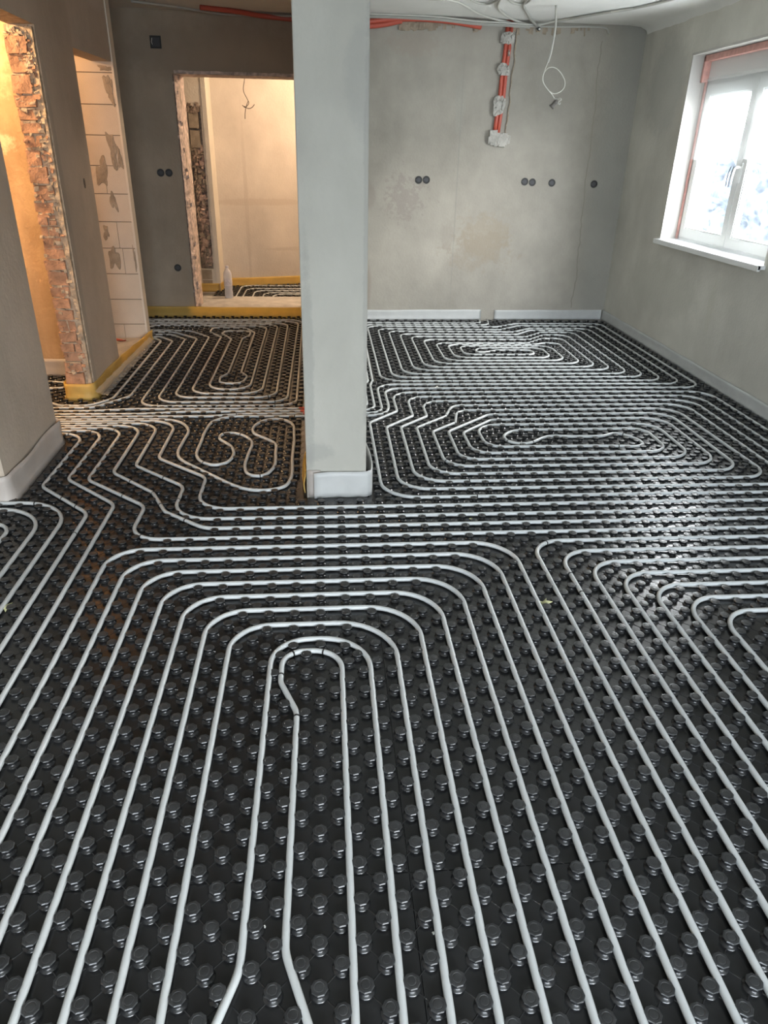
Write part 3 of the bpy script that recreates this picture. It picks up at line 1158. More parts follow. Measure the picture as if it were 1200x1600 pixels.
s_loop = [(-60, 51.7), (-30, 51.65), (-23.3, 51.6), (-20.4, 51.4), (-18.4, 50.3), (-16.9, 47.3), (-16.9, 43.5), (-16.9, 39.8), (-16.2, 37.7),
          (-13.8, 34.9), (-12.1, 33.1), (-9.5, 30.4), (-7.8, 29.2), (-5.8, 28.9), (-4, 29.7), (-3.3, 32), (-3.35, 38), (-3.4, 45.1), (-3.9, 49.6),
          (-5.5, 51.3), (-7.3, 51), (-8.7, 48.6), (-8.5, 46), (-6.8, 44), (-5.6, 42.2), (-5.4, 39.5), (-5.4, 34.9), (-6.5, 32.7), (-7.9, 33),
          (-8.6, 35), (-8.6, 39), (-8.5, 42.9), (-9.7, 45.2), (-11.3, 46.2), (-12.4, 45.8), (-12.6, 44.3), (-10.9, 41.6), (-10.3, 38.9),
          (-10.9, 36.5), (-12.2, 35.9), (-13.7, 36.9), (-14.6, 39), (-14.7, 43), (-14.7, 47.3), (-14.1, 50.8), (-12.0, 52.4), (-8, 52.5), (0, 52.5),
          (5.8, 52.4), (7.4, 52.6), (8.6, 53.4), (9.2, 54.6), (9.5, 56.5), (9.5, 60)]
f1 = [(9.5, 61), (9.5, 64.8, 2.5), (59.8, 64.7, 2.8), (59.7, 110.8, 2.2), (41.2, 110.8, 1.5), (36.3, 107.5, 1.5), (9.35, 108.1, 2.2), (9.4, 68.6, 3.6),
      (55.3, 68.5, 2.8), (55.4, 106.1, 2.4), (43, 106.2, 1.5), (38.8, 102.9, 1.5), (13.35, 103.4, 2), (13.3, 72.5, 3.2),
      (51.1, 72.5, 2.8), (51.1, 102.8, 2.4), (44.6, 102.8, 1.5), (40.2, 98.5, 1.5), (17.35, 98.9, 2), (17.3, 76.6, 3.2),
      (47.1, 76.7, 2.8), (47.1, 97.4, 2.4), (43.2, 97.3, 1.5), (39.4, 93.6, 1.5), (21.45, 93.5, 2), (21.5, 80.8, 2.6),
      (42.9, 80.9, 2.5), (42.9, 91.2, 2.4), (25.55, 91.2, 2), (25.6, 85.0, 1.8), (38.5, 85.0, 1.4), (38.6, 88.2, 1.3), (32, 88.1, 2)]
ctr = [(31, 87.5), (29.5, 86.8), (28.3, 86.9), (28.3, 88.4), (29.5, 89.5), (32, 89.8)]
f2 = [(33, 89.8), (40.9, 89.8, 2.2), (40.9, 82.8, 2.2), (23.5, 82.8, 2.5), (23.5, 92.4, 2), (39.9, 92.4, 1), (42.5, 93.6, 1), (45.15, 93.5, 2),
      (45.1, 78.9, 2.6), (19.4, 78.8, 2.8), (19.4, 96.3, 2), (40.4, 96.4, 1.5), (44.3, 100.4, 1.5), (49.0, 100.4, 2.4),
      (49.1, 74.8, 2.8), (15.3, 74.7, 3.0), (15.35, 101, 2), (38.9, 100.7, 1.5), (42.6, 104.5, 1.5), (53.2, 104.7, 2.4),
      (53.2, 70.6, 2.8), (11.35, 70.6, 3.0), (11.35, 105.6, 2.2), (36.6, 104.9, 1.5), (41, 108.7, 1.5), (57.6, 108.7, 2.4),
      (57.6, 66.7, 2.8), (8.45, 66.9, 3.0), (8.5, 53.45, 2.2), (-10.5, 53.5, 3), (-15, 52.65, 3), (-60, 52.75)]
pipe(spline(s_loop) + rpoly(f1) + spline(ctr) + rpoly(f2),
     'long pale pipe with small S loops left, wound into the far right oval spiral', 'p')
pipe([(-60, 53.75), (-24.5, 53.75, 5), (-18.5, 54.55, 5), (7.5, 54.6, 2.2), (7.5, 66.6, 1), (8.0, 68.9, 1), (8.3, 109.5, 2.6), (33.4, 109.3, 1.2),
      (35.2, 110.2, 1.2), (35.9, 114.9)], 'pale pipe hugging the dividing wall, leaving through the right end of the wall gap')
pipe([(-60, 54.8), (-31, 55.1, 5), (-25.9, 55.85, 5), (-18.7, 55.7, 5), (6.5, 55.6, 2.2), (6.6, 67, 1), (7.3, 69, 1), (7.35, 111.4, 2.6), (32.2, 111.1, 1.0),
      (33.9, 111.9, 1.0), (34.1, 114.9)], 'pale pipe hugging the dividing wall, leaving through the left end of the wall gap')
left = [(-60, 59.8), (-38, 59.0, 2), (-36, 57.5, 2), (-32.2, 57.2, 2.5), (-29.65, 60.5, 2.5), (-29.7, 95, 1.2), (-31.5, 97.6, 1.5), (-39.6, 97.9, 2), (-39.6, 113.9, 2),
        (-4.0, 113.7, 3), (-3.5, 57.0, 2.8), (-25.35, 57.0, 2.8), (-25.5, 96.2, 2), (-28.6, 100.2, 2), (-36.8, 100.4, 2), (-36.8, 110.9, 2),
        (-6.9, 110.5, 3), (-6.6, 60.8, 2.8), (-21.25, 60.8, 2.6), (-21.35, 98, 2), (-25.5, 103.3, 2), (-34.3, 104.1, 1.8), (-34.3, 108.3, 1.8),
        (-11.0, 107.7, 2.8), (-10.75, 64.6, 3.2), (-17, 64.7, 3.0), (-17, 96.6, 1.2), (-19.3, 101.1, 1), (-18.9, 103.3, 1), (-13.9, 103.2, 1.5),
        (-13.9, 99.4, 1), (-15.0, 97.0, 1), (-14.9, 73.3, 1), (-15.9, 71, .8), (-15.6, 67.9, 1.5), (-12.2, 67.7, 1.5), (-11.7, 71.5, 1),
        (-12.9, 74.0, 1), (-13.05, 101.9, 1.5), (-15.3, 106.2, 2), (-21.8, 106.3, 1.4), (-21.8, 102.4, 1), (-19.1, 98.2, 1), (-19.2, 62.6, 3.0),
        (-8.8, 62.6, 3.0), (-8.9, 109.3, 3), (-35.6, 109.6, 1.5), (-35.6, 102.8, 1.5), (-28.5, 102.2, 2), (-23.4, 96.8, 2), (-23.35, 58.7, 3.0),
        (-4.9, 58.7, 2.6), (-4.8, 112.3, 3), (-38.2, 112.5, 2), (-38.2, 99.3, 2), (-30.3, 98.3, 1.5), (-27.6, 94.9, 1.5), (-27.5, 61.5, 2.5),
        (-31.3, 56.5, 2.5), (-60, 56.3)]
pipe(left, 'long warm-lit pipe wound into the tall spiral of the left room')
pipe([(-60, 69), (-44, 69), (-40, 68.9), (-38.2, 68.2), (-37.2, 67.1), (-38.2, 66), (-42, 65.4), (-60, 65.2)],
     'short pipe loop on the hallway floor behind the brick-edged opening', 's')
nb = [(156.2, -20.8, 'outermost'), (151.8, -19.1, 'second'), (148.8, -16.8, 'third'), (145.8, -14.3, 'fourth'), (143.9, -11.9, 'innermost')]
for (T, x, nm) in nb:
    pipe([(x, 133), (x, T, 3), (28, T)], 'pale pipe curve beyond the lit doorway, %s of five' % nm)

# black marker bands on the pipes (at bends)
marks = [(14.8, 36.3), (16.3, 30.6), (16.4, 26.7), (17.3, 52.1), (17.8, 49.2), (23.4, 42.4), (26.5, 42.0), (39.0, 44.2), (37.0, 40.3),
         (-2.0, 1.2), (0.2, 1.2), (-1.4, -5.3), (-2.6, -1.2), (-31.3, 46.3), (-26.5, 27.4), (-24.5, 25.5), (-22.8, 19.9), (-29.0, 46.8),
         (-26.7, 46.8), (-20.4, 27.9), (-16.4, 19.4), (-20.5, 31.5), (-17.5, 28.5), (-16.2, 25.7), (-22.6, 48.6), (-20.9, 42.4), (-17.0, 32.5),
         (-14.6, 26.8), (-13.3, 22.0), (-13.5, 36.5), (-12.3, 45.8), (-10.1, 45.6), (-6.7, 32.5), (-4.9, 51.1), (-11.5, 53.3), (-3.6, 52.6),
         (-28.8, 25.9), (20.8, 16.6), (21.4, 10.8), (21.5, 7.9), (-7.8, 61.3), (-6.7, 59.1), (-6.5, 57.0), (20.6, 68.5), (21.5, 66.7), (24.5, 62.6)]
for (mx_, my_) in marks:
    q = Vector((mx_ * G, my_ * G, PZ))
    best = None
    for (o, pts) in PIPES:
        for i in range(1, len(pts) - 1):
            a, b = pts[i], pts[i + 1]
            ab = b - a
            t = max(0, min(1, (q - a).dot(ab) / max(1e-9, ab.length_squared)))
            c = a + ab * t
            d = (q - c).length
            if best is None or d < best[0]:
                best = (d, o, c, ab.normalized())
    d, o, c, T = best
    c = c - o.location
    mb = MB()
    mb.tube([c - T * 0.0032, c - T * 0.0028, c + T * 0.0028, c + T * 0.0032], [0.0094, 0.0106, 0.0106, 0.0094], 10)
    bo = mb.build('marker_band', m_band, o, smooth=False)

# studded mats under the pipes: the springy studs stand just clear of the pipe they hold
SEGS = {}
for (o, pts) in PIPES:
    for a, b in zip(pts[:-1], pts[1:]):
        n_ = max(1, int((b - a).length / 0.05))
        for q in range(n_):
            p0_, p1_ = a.lerp(b, q / n_), a.lerp(b, (q + 1) / n_)
            key = (int(math.floor((p0_.x + p1_.x) * 10 / 2)), int(math.floor((p0_.y + p1_.y) * 10 / 2)))
            SEGS.setdefault(key, []).append((p0_.x, p0_.y, p1_.x, p1_.y))


def settle(x, y):
    x0_, y0_ = x, y
    for it in range(3):
        best = None
        kx, ky = int(math.floor(x * 10)), int(math.floor(y * 10))
        for u in (-1, 0, 1):
            for v in (-1, 0, 1):
                for (ax, ay, bx, by) in SEGS.get((kx + u, ky + v), ()):
                    dx, dy = bx - ax, by - ay
                    L2 = dx * dx + dy * dy
                    t = max(0.0, min(1.0, ((x - ax) * dx + (y - ay) * dy) / L2)) if L2 > 1e-12 else 0
                    cx, cy = ax + dx * t, ay + dy * t
                    d = math.hypot(x - cx, y - cy)
                    if best is None or d < best[0]:
                        best = (d, cx, cy)
        if best is None or best[0] >= 0.0236:
            break
        d, cx, cy = best
        if d < 1e-4:
            x += 0.012
            continue
        f = 0.0242 / d
        x, y = cx + (x - cx) * f, cy + (y - cy) * f
    return (x, y) if math.hypot(x - x0_, y - y0_) < 0.026 else (x0_, y0_)


rows = [-32.5, -16.5, -0.5, 15.5, 31.5, 47.5, 63.5, 79.5, 95.5, 117.9]
rown = ['row nearest the camera', 'second row from camera', 'third row from camera', 'fourth row from camera',
        'fifth row from camera', 'sixth row from camera', 'seventh row from camera',
        'eighth row from camera', 'last row along the back wall']
colr = [(-61.5, -23.5, 'far left'), (-23.5, 4.5, 'left of centre'), (4.5, 32.5, 'right of centre'), (32.5, 61.4, 'far right')]
for r in range(9):
    for (a, b, nm) in colr:
        if r >= 3 and nm == 'left of centre':
            b = -1.8 if r >= 4 else b
            nm = 'right side of left room' if r >= 4 else nm
        if r >= 4 and nm == 'far left':
            nm = 'left side of left room'
        if r >= 4 and nm == 'right of centre':
            nm, a = 'left side of right room', 5.05
        if r >= 4 and nm == 'far right':
            nm = 'beside the window wall'
        y1 = rows[r + 1]
        if r == 8 and a > 0:
            y1 = 115.2
        panel(a, b, rows[r], y1, 'black studded floor heating mat, %s, %s' % (rown[r], nm))
panel(-26.5, 30.5, 132.6, 169.5, 'black studded floor heating mat in the bright room beyond the doorway')

# red pipe sleeves at the dividing wall
for (y, dx, lb) in ((55.6, 0.0, 'red sleeve on the rear pipe entering under the dividing wall'),
                    (54.55, 0.01, 'red sleeve on the middle pipe entering under the dividing wall'),
                    (53.5, 0.03, 'red sleeve on the front pipe entering under the dividing wall')):
    mb = MB()
    pts = [(-0.155 + dx + 0.004 * k, y * G, PZ) for k in range(24)]
    mb.tube(pts, [0.0122 + 0.0010 * (k % 2) for k in range(24)], 10)
    tag(mb.build('pipe_sleeve', m_sleeve, smooth=True), lb, 'pipe sleeve')

# ------------------------------------------------------------------ edge insulation strips


def strip(name, path, h, mat, label, th=0.006, lean=0.0, wave=0.006, seed=0, z0=0.0, hs=None, flare=0.01, step=0.03, side=1):
    """foam strip standing along a path; leans/waves towards the room"""
    P = [Vector(p) for p in path]
    pts = []
    acc = 0
    for i in range(len(P) - 1):
        L = (P[i + 1] - P[i]).length
        k = max(1, int(L / step))
        for q in range(k):
            pts.append((P[i].lerp(P[i + 1], q / k), acc + L * q / k))
        acc += L
    pts.append((P[-1], acc))
    mb = MB()
    vs, fs = [], []
    lv = 5
    for i, (p, s) in enumerate(pts):
        a = pts[max(0, i - 1)][0]
        b = pts[min(len(pts) - 1, i + 1)][0]
        t = (b - a).normalized()
        n = Vector((t.y, -t.x)) * side
        hh = h if hs is None else hs(s / acc)
        hh += 0.004 * noise.noise(Vector((s * 3, seed, 0)))
        for side_k in (0, 1):
            for l in range(lv + 1):
                u = l / lv
                off = side_k * th + lean * (u ** 1.5) + wave * (noise.noise(Vector((s * 4, u * 1.5, seed))) + 0.55) * (0.3 + u) + flare * (1 - u) ** 4
                q = p + n * off
                vs.append((q.x, q.y, z0 + hh * u))
    c = 2 * (lv + 1)
    for i in range(len(pts) - 1):
        for l in range(lv):
            a = i * c + l
            fs.append((a + lv + 1, a + c + lv + 1, a + c + lv + 2, a + lv + 2))
            fs.append((a, a + 1, a + c + 1, a + c))
        a = i * c + lv
        fs.append((a, a + lv + 1, a + c + lv + 1, a + c))
        a = i * c
        fs.append((a, a + c, a + c + lv + 1, a + lv + 1))
    for i in (0, len(pts) - 1):
        for l in range(lv):
            a = i * c + l
            fs.append((a, a + lv + 1, a + lv + 2, a + 1))
    mb.add(vs, fs)
    o = mb.build(name, mat, None, smooth=True)
    tag(o, label, 'foam strip')
    return o


strip('edge_strip', [(0.25, 5.765), (1.735, 5.817)], 0.108, m_fwht, 'white foam edge strip on the back wall, left of the gap', wave=0.004, seed=1)
strip('edge_strip', [(1.885, 5.822), (3.10, 5.862)], 0.102, m_fwht, 'white foam edge strip on the back wall, right of the gap', wave=0.004, seed=2)
strip('edge_strip', [(3.118, 5.85), (3.078, -1.6)], 0.104, m_fwht, 'white foam edge strip along the base of the window wall', wave=0.005, seed=3)
yb = strip('edge_strip', [(-3.1, 5.892), (-1.42, 5.900), (-1.22, 5.870), (-0.30, 5.872), (-0.09, 5.895)], 0.118, m_fyel, 'yellow foam edge strip under the lit rear doorway', lean=0.04, wave=0.004, seed=4)
# L2 strip wraps round the brick end and runs past the block opening
p2 = [(-1.815, 3.30), (-1.812, 3.10), (-1.803, 3.062), (-1.785, 3.05), (-1.665, 3.052), (-1.635, 3.064), (-1.622, 3.09), (-1.632, 3.6), (-1.636, 3.9), (-1.612, 4.35), (-1.592, 4.70), (-1.590, 4.84)]
yl = strip('edge_strip', p2, 0.125, m_fyel, 'yellow foam edge strip wrapped round the brick-edged pier', wave=0.012, seed=5, flare=0.02,
           hs=lambda u: 0.118 - 0.02 * u, side=1)
# clear foil skirt of that strip
vs, fs = [], []
n = 90
for i in range(n + 1):
    t = i / n
    y = 3.06 + (4.72 - 3.06) * t
    x0 = -1.605 + 0.03 * t
    for k in range(7):
        u = k / 6
        vs.append((x0 + 0.075 * u * (1 - .3 * t), y + 0.02 * noise.noise(Vector((u * 3, y * 9, 2))),
                   0.024 + 0.040 * (1 - u) ** 2 + 0.012 * noise.noise(Vector((u * 4, y * 16, 1)))))
for i in range(n):
    for k in range(6):
        a = i * 7 + k
        fs.append((a, a + 1, a + 8, a + 7))
mb = MB()
mb.add(vs, fs)
fo = mb.build('foil_skirt', m_foil, yl, smooth=True)
fo['label'] = 'crinkled clear foil skirt'
strip('edge_strip', [(-1.80, 3.648), (-3.1, 3.648)], 0.14, m_fpink, 'pinkish white foam edge strip in the hallway behind the opening', seed=6, side=-1)
strip('edge_strip', [(-3.1, 1.366), (-1.62, 1.366), (-1.582, 1.362), (-1.565, 1.376), (-1.562, 1.42), (-1.584, 2.20), (-1.60, 2.225), (-1.74, 2.228)], 0.145, m_fpink,
      'pale foam edge strip wrapped round the left pier', wave=0.010, flare=0.02, seed=7)
strip('edge_strip', [(-0.082, 5.8), (-0.085, 1.90), (-0.105, 1.70), (-0.108, 1.56), (-0.098, 1.43)], 0.12, m_fyel, 'yellow foam edge strip on the left side of the dividing wall', lean=0.012, wave=0.008, seed=8, side=-1)
# white strip wrapped round the end of the dividing wall
fw = strip('edge_strip', [(-0.036, 1.366), (0.00, 1.374), (0.04, 1.381), (0.18, 1.380), (0.236, 1.384), (0.256, 1.400), (0.266, 1.50), (0.262, 1.66), (0.246, 1.95), (0.243, 5.70)], 0.158, m_fwht,
           'white foam edge strip with loose end wrapping the dividing wall foot', wave=0.007, flare=0.004, seed=9,
           hs=lambda u: 0.145 - 0.035 * u)
strip('edge_strip', [(-0.066, 1.387), (-0.03, 1.386), (0.0, 1.386)], 0.15, m_fpink, 'short grey foam flap at the left foot of the dividing wall', th=0.003, wave=0.002, seed=10, flare=0.0)
strip('edge_strip', [(-3.0, 7.46), (-1.28, 7.44)], 0.10, m_fyel, 'yellow foam edge strip at the pier beyond the doorway', seed=11)
strip('edge_strip', [(-1.272, 7.425), (-1.255, 7.60), (-1.25, 7.76)], 0.10, m_fyel, 'short yellow foam edge strip behind the plastic bottle', seed=12, wave=.002)
strip('edge_strip', [(-1.26, 7.78), (1.40, 8.55)], 0.11, m_fyel, 'yellow foam edge strip on the far wall beyond the doorway', seed=13)

# ------------------------------------------------------------------ socket boxes
def socket(x, y, z, label, r=0.036, ang=0.0, group=None):
    t = empty('socket_box', (x, y, z), label, 'socket box', group)
    M = Matrix.Rotation(math.pi / 2, 4, 'X')
    mb = MB()
    prof = [(r, -.004), (r, .004), (r - .004, .005), (r - .005, -.003)]
    mb.lathe([(r - .004, -0.003), (r, 0.0), (r, 0.004), (r - 0.004, 0.0045), (r - 0.0045, 0.001), (0.002, 0.0008)], 20, M)
    mb.build('rim', m_box, t, smooth=False)
    mb = MB()
    mb.lathe([(r * .55, 0.0), (r * .55, .0025), (r * .45, .003), (0.001, .003)], 14, M)
    mb.box(-r * .8, -r * .5, -.004, -.0005, -.006, .006)
    mb.build('insert', m_wood, t)
    return t


def yb_r(x):
    return 5.762 + (x - 0.10) * (5.868 - 5.762) / (3.128 - 0.10) - 0.001


for (x, z, lb) in ((0.993, 1.378, 'round black socket box, left of the leftmost pair on the back wall'),
                   (1.071, 1.380, 'round black socket box, right of the leftmost pair on the back wall'),
                   (2.083, 1.379, 'round black socket box, left of the pair near the window side'),
                   (2.163, 1.374, 'round black socket box, right of the pair near the window side'),
                   (2.368, 1.372, 'single round black socket box beside the right-hand pair'),
                   (2.816, 1.367, 'single round grey socket box closest to the window wall corner')):
    socket(x, yb_r(x), z, lb)
for (x, z, lb) in ((-1.551, 1.396, 'round socket box, left of the pair on the dark left wall'),
                   (-1.471, 1.397, 'round socket box, right of the pair on the dark left wall'),
                   (-1.483, 0.503, 'round socket box low on the wall beside the doorway')):
    socket(x, 5.9035, z, lb)
t = empty('junction_box', (-1.467, 5.903, 2.479), 'square dark junction box high above the socket pair', 'junction box')
mb = MB()
mb.box(-.05, .05, -.006, .0, -.05, .05)
jb = mb.build('box_rim', m_box, t)
mb = MB()
mb.box(-.036, .036, -.010, -.006, -.036, .036)
mb.build('box_cover', m_wood, t)
mb = MB()
mb.tube([(-.03, -.008, -.02), (-.034, -.02, .0), (-.028, -.012, .03)], .003, 6)
mb.build('wire_end', m_cable2, t)
t = MB()
t.lathe([(0.018, 0), (0.018, 0.003), (0.002, 0.0035)], 12, Matrix.Translation((-1.6335, 3.65, 1.385)) @ Matrix.Rotation(math.pi / 2, 4, 'Y') @ Matrix.Scale(1.8, 4, (1, 0, 0)))
tag(t.build('drilled_hole_plug', m_box), 'small dark oval plug in the narrow pier beside the blocks', 'plug')

# ------------------------------------------------------------------ conduit run in the wall
cr = empty('electrical_conduit', (1.76, 5.80, 1.7), 'pair of red conduits in plaster dabs running down the back wall', 'conduit')
org = Vector((1.76, 5.80, 1.7))


def wob(pts, k=0.0):
    return [Vector(p) - org for p in pts]


for dx in (-0.018, 0.018):
    mb = MB()
    mb.tube(wob([(1.790 + dx, 5.803, 2.73), (1.785 + dx, 5.803, 2.5), (1.772 + dx, 5.803, 2.3), (1.768 + dx, 5.803, 2.1), (1.752 + dx, 5.803, 1.93), (1.742 + dx, 5.803, 1.79)]), 0.0185, 10)
    mb.build('conduit', m_sleeve, cr, smooth=True)
for i, (cx, za, zb, w) in enumerate(((1.778, 2.53, 2.645, .13), (1.765, 2.285, 2.39, .125), (1.745, 1.955, 2.13, .13), (1.80, 2.44, 2.5, .02))):
    q = irregular('d', cx, (za + zb) / 2, w, zb - za, 5.812, 0.034, None, 60 + i, rough=0.16, n=26)
    m2 = MB()
    m2.add([Vector(v) - org for v in q.v], q.f)
    m2.build('plaster_dab', m_dab, cr)
random.seed(31)
mb = MB()
for i in range(34):
    a = random.uniform(0, 6.28)
    rr = random.uniform(0, 1) ** .5
    x = 1.765 + math.cos(a) * rr * 0.085 - 0.0
    z = 1.755 + math.sin(a) * rr * 0.05
    s_ = random.uniform(.018, .036)
    mb.box(x - s_, x + s_, 5.782 + random.uniform(-.01, .01), 5.83, z - s_, z + s_, 0, Matrix.Translation(-org), jit=0.008)
mb.build('broken_plaster', m_dab, cr)
# ragged chase edge right of the conduits
mb = MB()
for i in range(44):
    zc = 1.72 + 0.93 * i / 44
    x = 1.835 + 0.016 * noise.noise(Vector((zc * 9, 0, 4))) + 0.03 * (zc - 1.7)
    mb.box(x, x + .009, 5.812, 5.83, zc, zc + .022, 0, Matrix.Translation(-org), jit=.003)
mb.build('chase_edge', m_patch, cr)

# ------------------------------------------------------------------ ceiling cables and conduits


def cable(name, pts, r, mat, label, cat='cable', n=8, corr=False):
    P = [Vector(p) for p in pts]
    Q = [P[0] * 2 - P[1]] + P + [P[-1] * 2 - P[-2]]
    out = []
    sub = 24 if corr else 8
    for i in range(1, len(Q) - 2):
        for k in range(sub):
            t = k / sub
            p0, p1, p2, p3 = Q[i - 1:i + 3]
            out.append(0.5 * ((2 * p1) + (p2 - p0) * t + (2 * p0 - 5 * p1 + 4 * p2 - p3) * t * t + (3 * p1 - p0 - 3 * p2 + p3) * t ** 3))
    out.append(P[-1])
    rs = [r * (1.07 if k % 2 else 0.94) for k in range(len(out))] if corr else r
    mb = MB()
    mb.tube(out, rs, n)
    return tag(mb.build(name, mat, None, smooth=True), label, cat)


def yw(x, d):
    return yb_r(x) - d


cable('conduit', [(0.25, yw(.25, .035), 2.655), (0.47, yw(.47, .035), 2.67), (0.67, yw(.67, .035), 2.695), (0.9, yw(.9, .04), 2.708), (1.1, yw(1.1, .04), 2.706), (1.28, yw(1.28, .035), 2.695), (1.52, yw(1.52, .03), 2.668)],
      0.024, m_sleeve, 'red corrugated conduit along the ceiling edge right of the dividing wall', 'conduit', corr=True)
cable('conduit', [(0.25, yw(.25, .04), 2.625), (0.47, yw(.47, .04), 2.637), (0.62, yw(.62, .035), 2.655), (0.78, yw(.78, .03), 2.69)],
      0.022, m_sleeve, 'lower red corrugated conduit dipping beside the dividing wall', 'conduit', corr=True)
cable('conduit', [(-1.0, 5.60, 2.712), (-0.72, 5.72, 2.71), (-0.5, 5.84, 2.70), (-0.3, 5.87, 2.69), (-0.1, 5.88, 2.68)],
      0.020, m_sleeve, 'red corrugated conduit on the ceiling edge of the dark left room', 'conduit', corr=True)
for i, (dz, dd, e) in enumerate(((2.715, .06, 2.01), (2.705, .085, 2.06), (2.718, .10, 2.0), (2.700, .055, 1.98))):
    cable('ceiling_cable', [(0.25, yw(.25, dd), dz), (0.7, yw(.7, dd), dz + .004), (1.1, yw(1.1, dd + .01), dz), (1.45, yw(1.45, dd), dz - .018), (1.75, yw(1.75, dd - .01), dz - .02), (e, yw(2, dd - .02), dz - .025)],
          0.0075, m_cable if i % 2 else m_cable2, 'grey cable bundled along the ceiling edge above the back wall, %s of four' % ['highest', 'second', 'third', 'lowest'][i])
hz = 2.718
cable('ceiling_cable', [(0.2, 4.7, hz), (0.69, 4.84, hz), (0.96, 4.87, hz), (1.15, 4.95, hz), (1.41, 5.42, hz), (1.63, 5.70, hz), (1.9, 5.77, 2.69)], 0.009, m_cable2, 'pale cable sweeping from the ceiling above the conduits into the bundle')
cable('ceiling_cable', [(1.16, 4.5, hz), (1.22, 4.75, hz), (1.30, 4.93, hz), (1.40, 4.98, hz), (1.45, 4.82, hz), (1.46, 4.5, hz)], 0.009, m_cable, 'looped cable hanging at the top edge above the conduits')
cable('ceiling_cable', [(1.47, 4.4, hz), (1.46, 4.68, hz), (1.52, 5.09, hz), (1.66, 5.45, hz), (1.82, 5.72, hz), (1.98, 5.78, 2.69)], 0.010, m_cable2, 'thick pale cable curving down to the gathering point of the bundle')
cable('ceiling_cable', [(1.45, 4.45, hz), (1.50, 4.68, hz), (1.60, 4.90, hz), (1.69, 4.93, hz), (1.70, 4.75, hz), (1.66, 4.4, hz)], 0.009, m_cable, 'short looped cable beside the hanging lamp cable')
cable('ceiling_cable', [(1.66, 4.60, hz), (1.70, 4.95, hz), (1.78, 5.2, hz), (1.91, 5.55, hz), (2.03, 5.76, 2.69)], 0.010, m_cable, 'grey cable running along the ceiling to the cable clamp')
for i, q in enumerate(((0, 0, .0075, m_cable), (.03, -.05, .0075, m_cable2), (-.015, .06, .007, m_cable))):
    cable('ceiling_cable', [(2.03, 5.775, 2.70 - .008 * i), (2.18, 5.70 + q[1] * .3, hz), (2.32 + q[0], 5.44 + q[1], hz), (2.48 + q[0], 5.15 + q[1], hz), (2.66 + q[0], 4.85 + q[1], hz), (2.8 + q[0], 4.3 + q[1], hz)],
          q[2], q[3], 'cable fanning right across the ceiling towards the window, %s of three' % ['middle', 'front', 'rear'][i])
cable('ceiling_cable', [(2.05, 5.775, 2.685), (2.3, 5.79, 2.692), (2.55, 5.80, 2.70), (2.70, 5.80, 2.695), (2.745, 5.82, 2.655)], 0.008, m_cable, 'grey cable lying along the back wall top, drooping near the corner')
cable('ceiling_cable', [(-1.55, 5.45, 2.715), (-1.2, 5.62, 2.71), (-0.8, 5.84, 2.70), (-0.4, 5.86, 2.705), (-0.1, 5.85, 2.71)], 0.010, m_cable, 'grey cable along the ceiling edge of the dark left room')
mb = MB()
mb.tube([(2.035, 5.735, 2.665), (2.04, 5.70, 2.657), (2.042, 5.69, 2.655)], [.010, .016, .014], 10)
cc = mb.build('cable_clamp', m_wood, None, smooth=True)
tag(cc, 'small black clamp with bright tip where the ceiling cables gather', 'clamp')
mb = MB()
mb.tube([(2.042, 5.692, 2.655), (2.044, 5.682, 2.653)], .008, 8)
mb.build('metal_tip', m_crumb, cc)
# broken plaster along the top of the back wall
mb = MB()
random.seed(55)
for i in range(90):
    x = random.choice([random.uniform(.75, 1.1), random.uniform(.75, 1.1), random.uniform(.7, 1.5), random.uniform(1.8, 2.6)])
    s_ = random.uniform(.008, .022)
    mb.box(x, x + s_ * 2, yb_r(x) - .008, yb_r(x) + .01, 2.665 - s_ + random.uniform(-.03, .04), 2.70, 0, jit=.008)
struct(mb.build('trim_broken_plaster_edge', m_patch))
# plaster cove at the window wall / ceiling corner
mb = MB()
vs, fs = [], []
for i in range(30):
    y = 3.0 + (5.84 - 3.0) * i / 29
    xw = 3.07 + 0.06 * (y + 3.2) / 9.07
    w = 0.13 + 0.03 * noise.noise(Vector((y * 3, 0, 0)))
    dz = 0.06 + 0.015 * noise.noise(Vector((y * 5, 2, 0)))
    vs += [(xw - w * 1.6, y, H - .001), (xw - w * .6, y, H - 0.012), (xw - 0.02, y, H - dz * .6), (xw + .01, y, H - dz * 1.4)]
for i in range(29):
    for k in range(3):
        a = i * 4 + k
        fs.append((a, a + 1, a + 5, a + 4))
mb.add(vs, fs)
struct(mb.build('trim_ceiling_cove', m_ceil, smooth=True))

# ------------------------------------------------------------------ hanging lamp cable
hl = empty('hanging_cable', (1.99, 5.0, 2.73), 'grey cable with bare lamp holder hanging from the ceiling', 'hanging cable')
o_ = Vector((1.99, 5.0, 2.73))


def rel(pts):
    return [Vector(p) - o_ for p in pts]


def crspline(pts, sub=7):
    P = [Vector(p) for p in pts]
    Q = [P[0] * 2 - P[1]] + P + [P[-1] * 2 - P[-2]]
    out = []
    for i in range(1, len(Q) - 2):
        for k in range(sub):
            t = k / sub
            p0, p1, p2, p3 = Q[i - 1:i + 3]
            out.append(0.5 * ((2 * p1) + (p2 - p0) * t + (2 * p0 - 5 * p1 + 4 * p2 - p3) * t * t + (3 * p1 - p0 - 3 * p2 + p3) * t ** 3))
    out.append(P[-1])
    return out


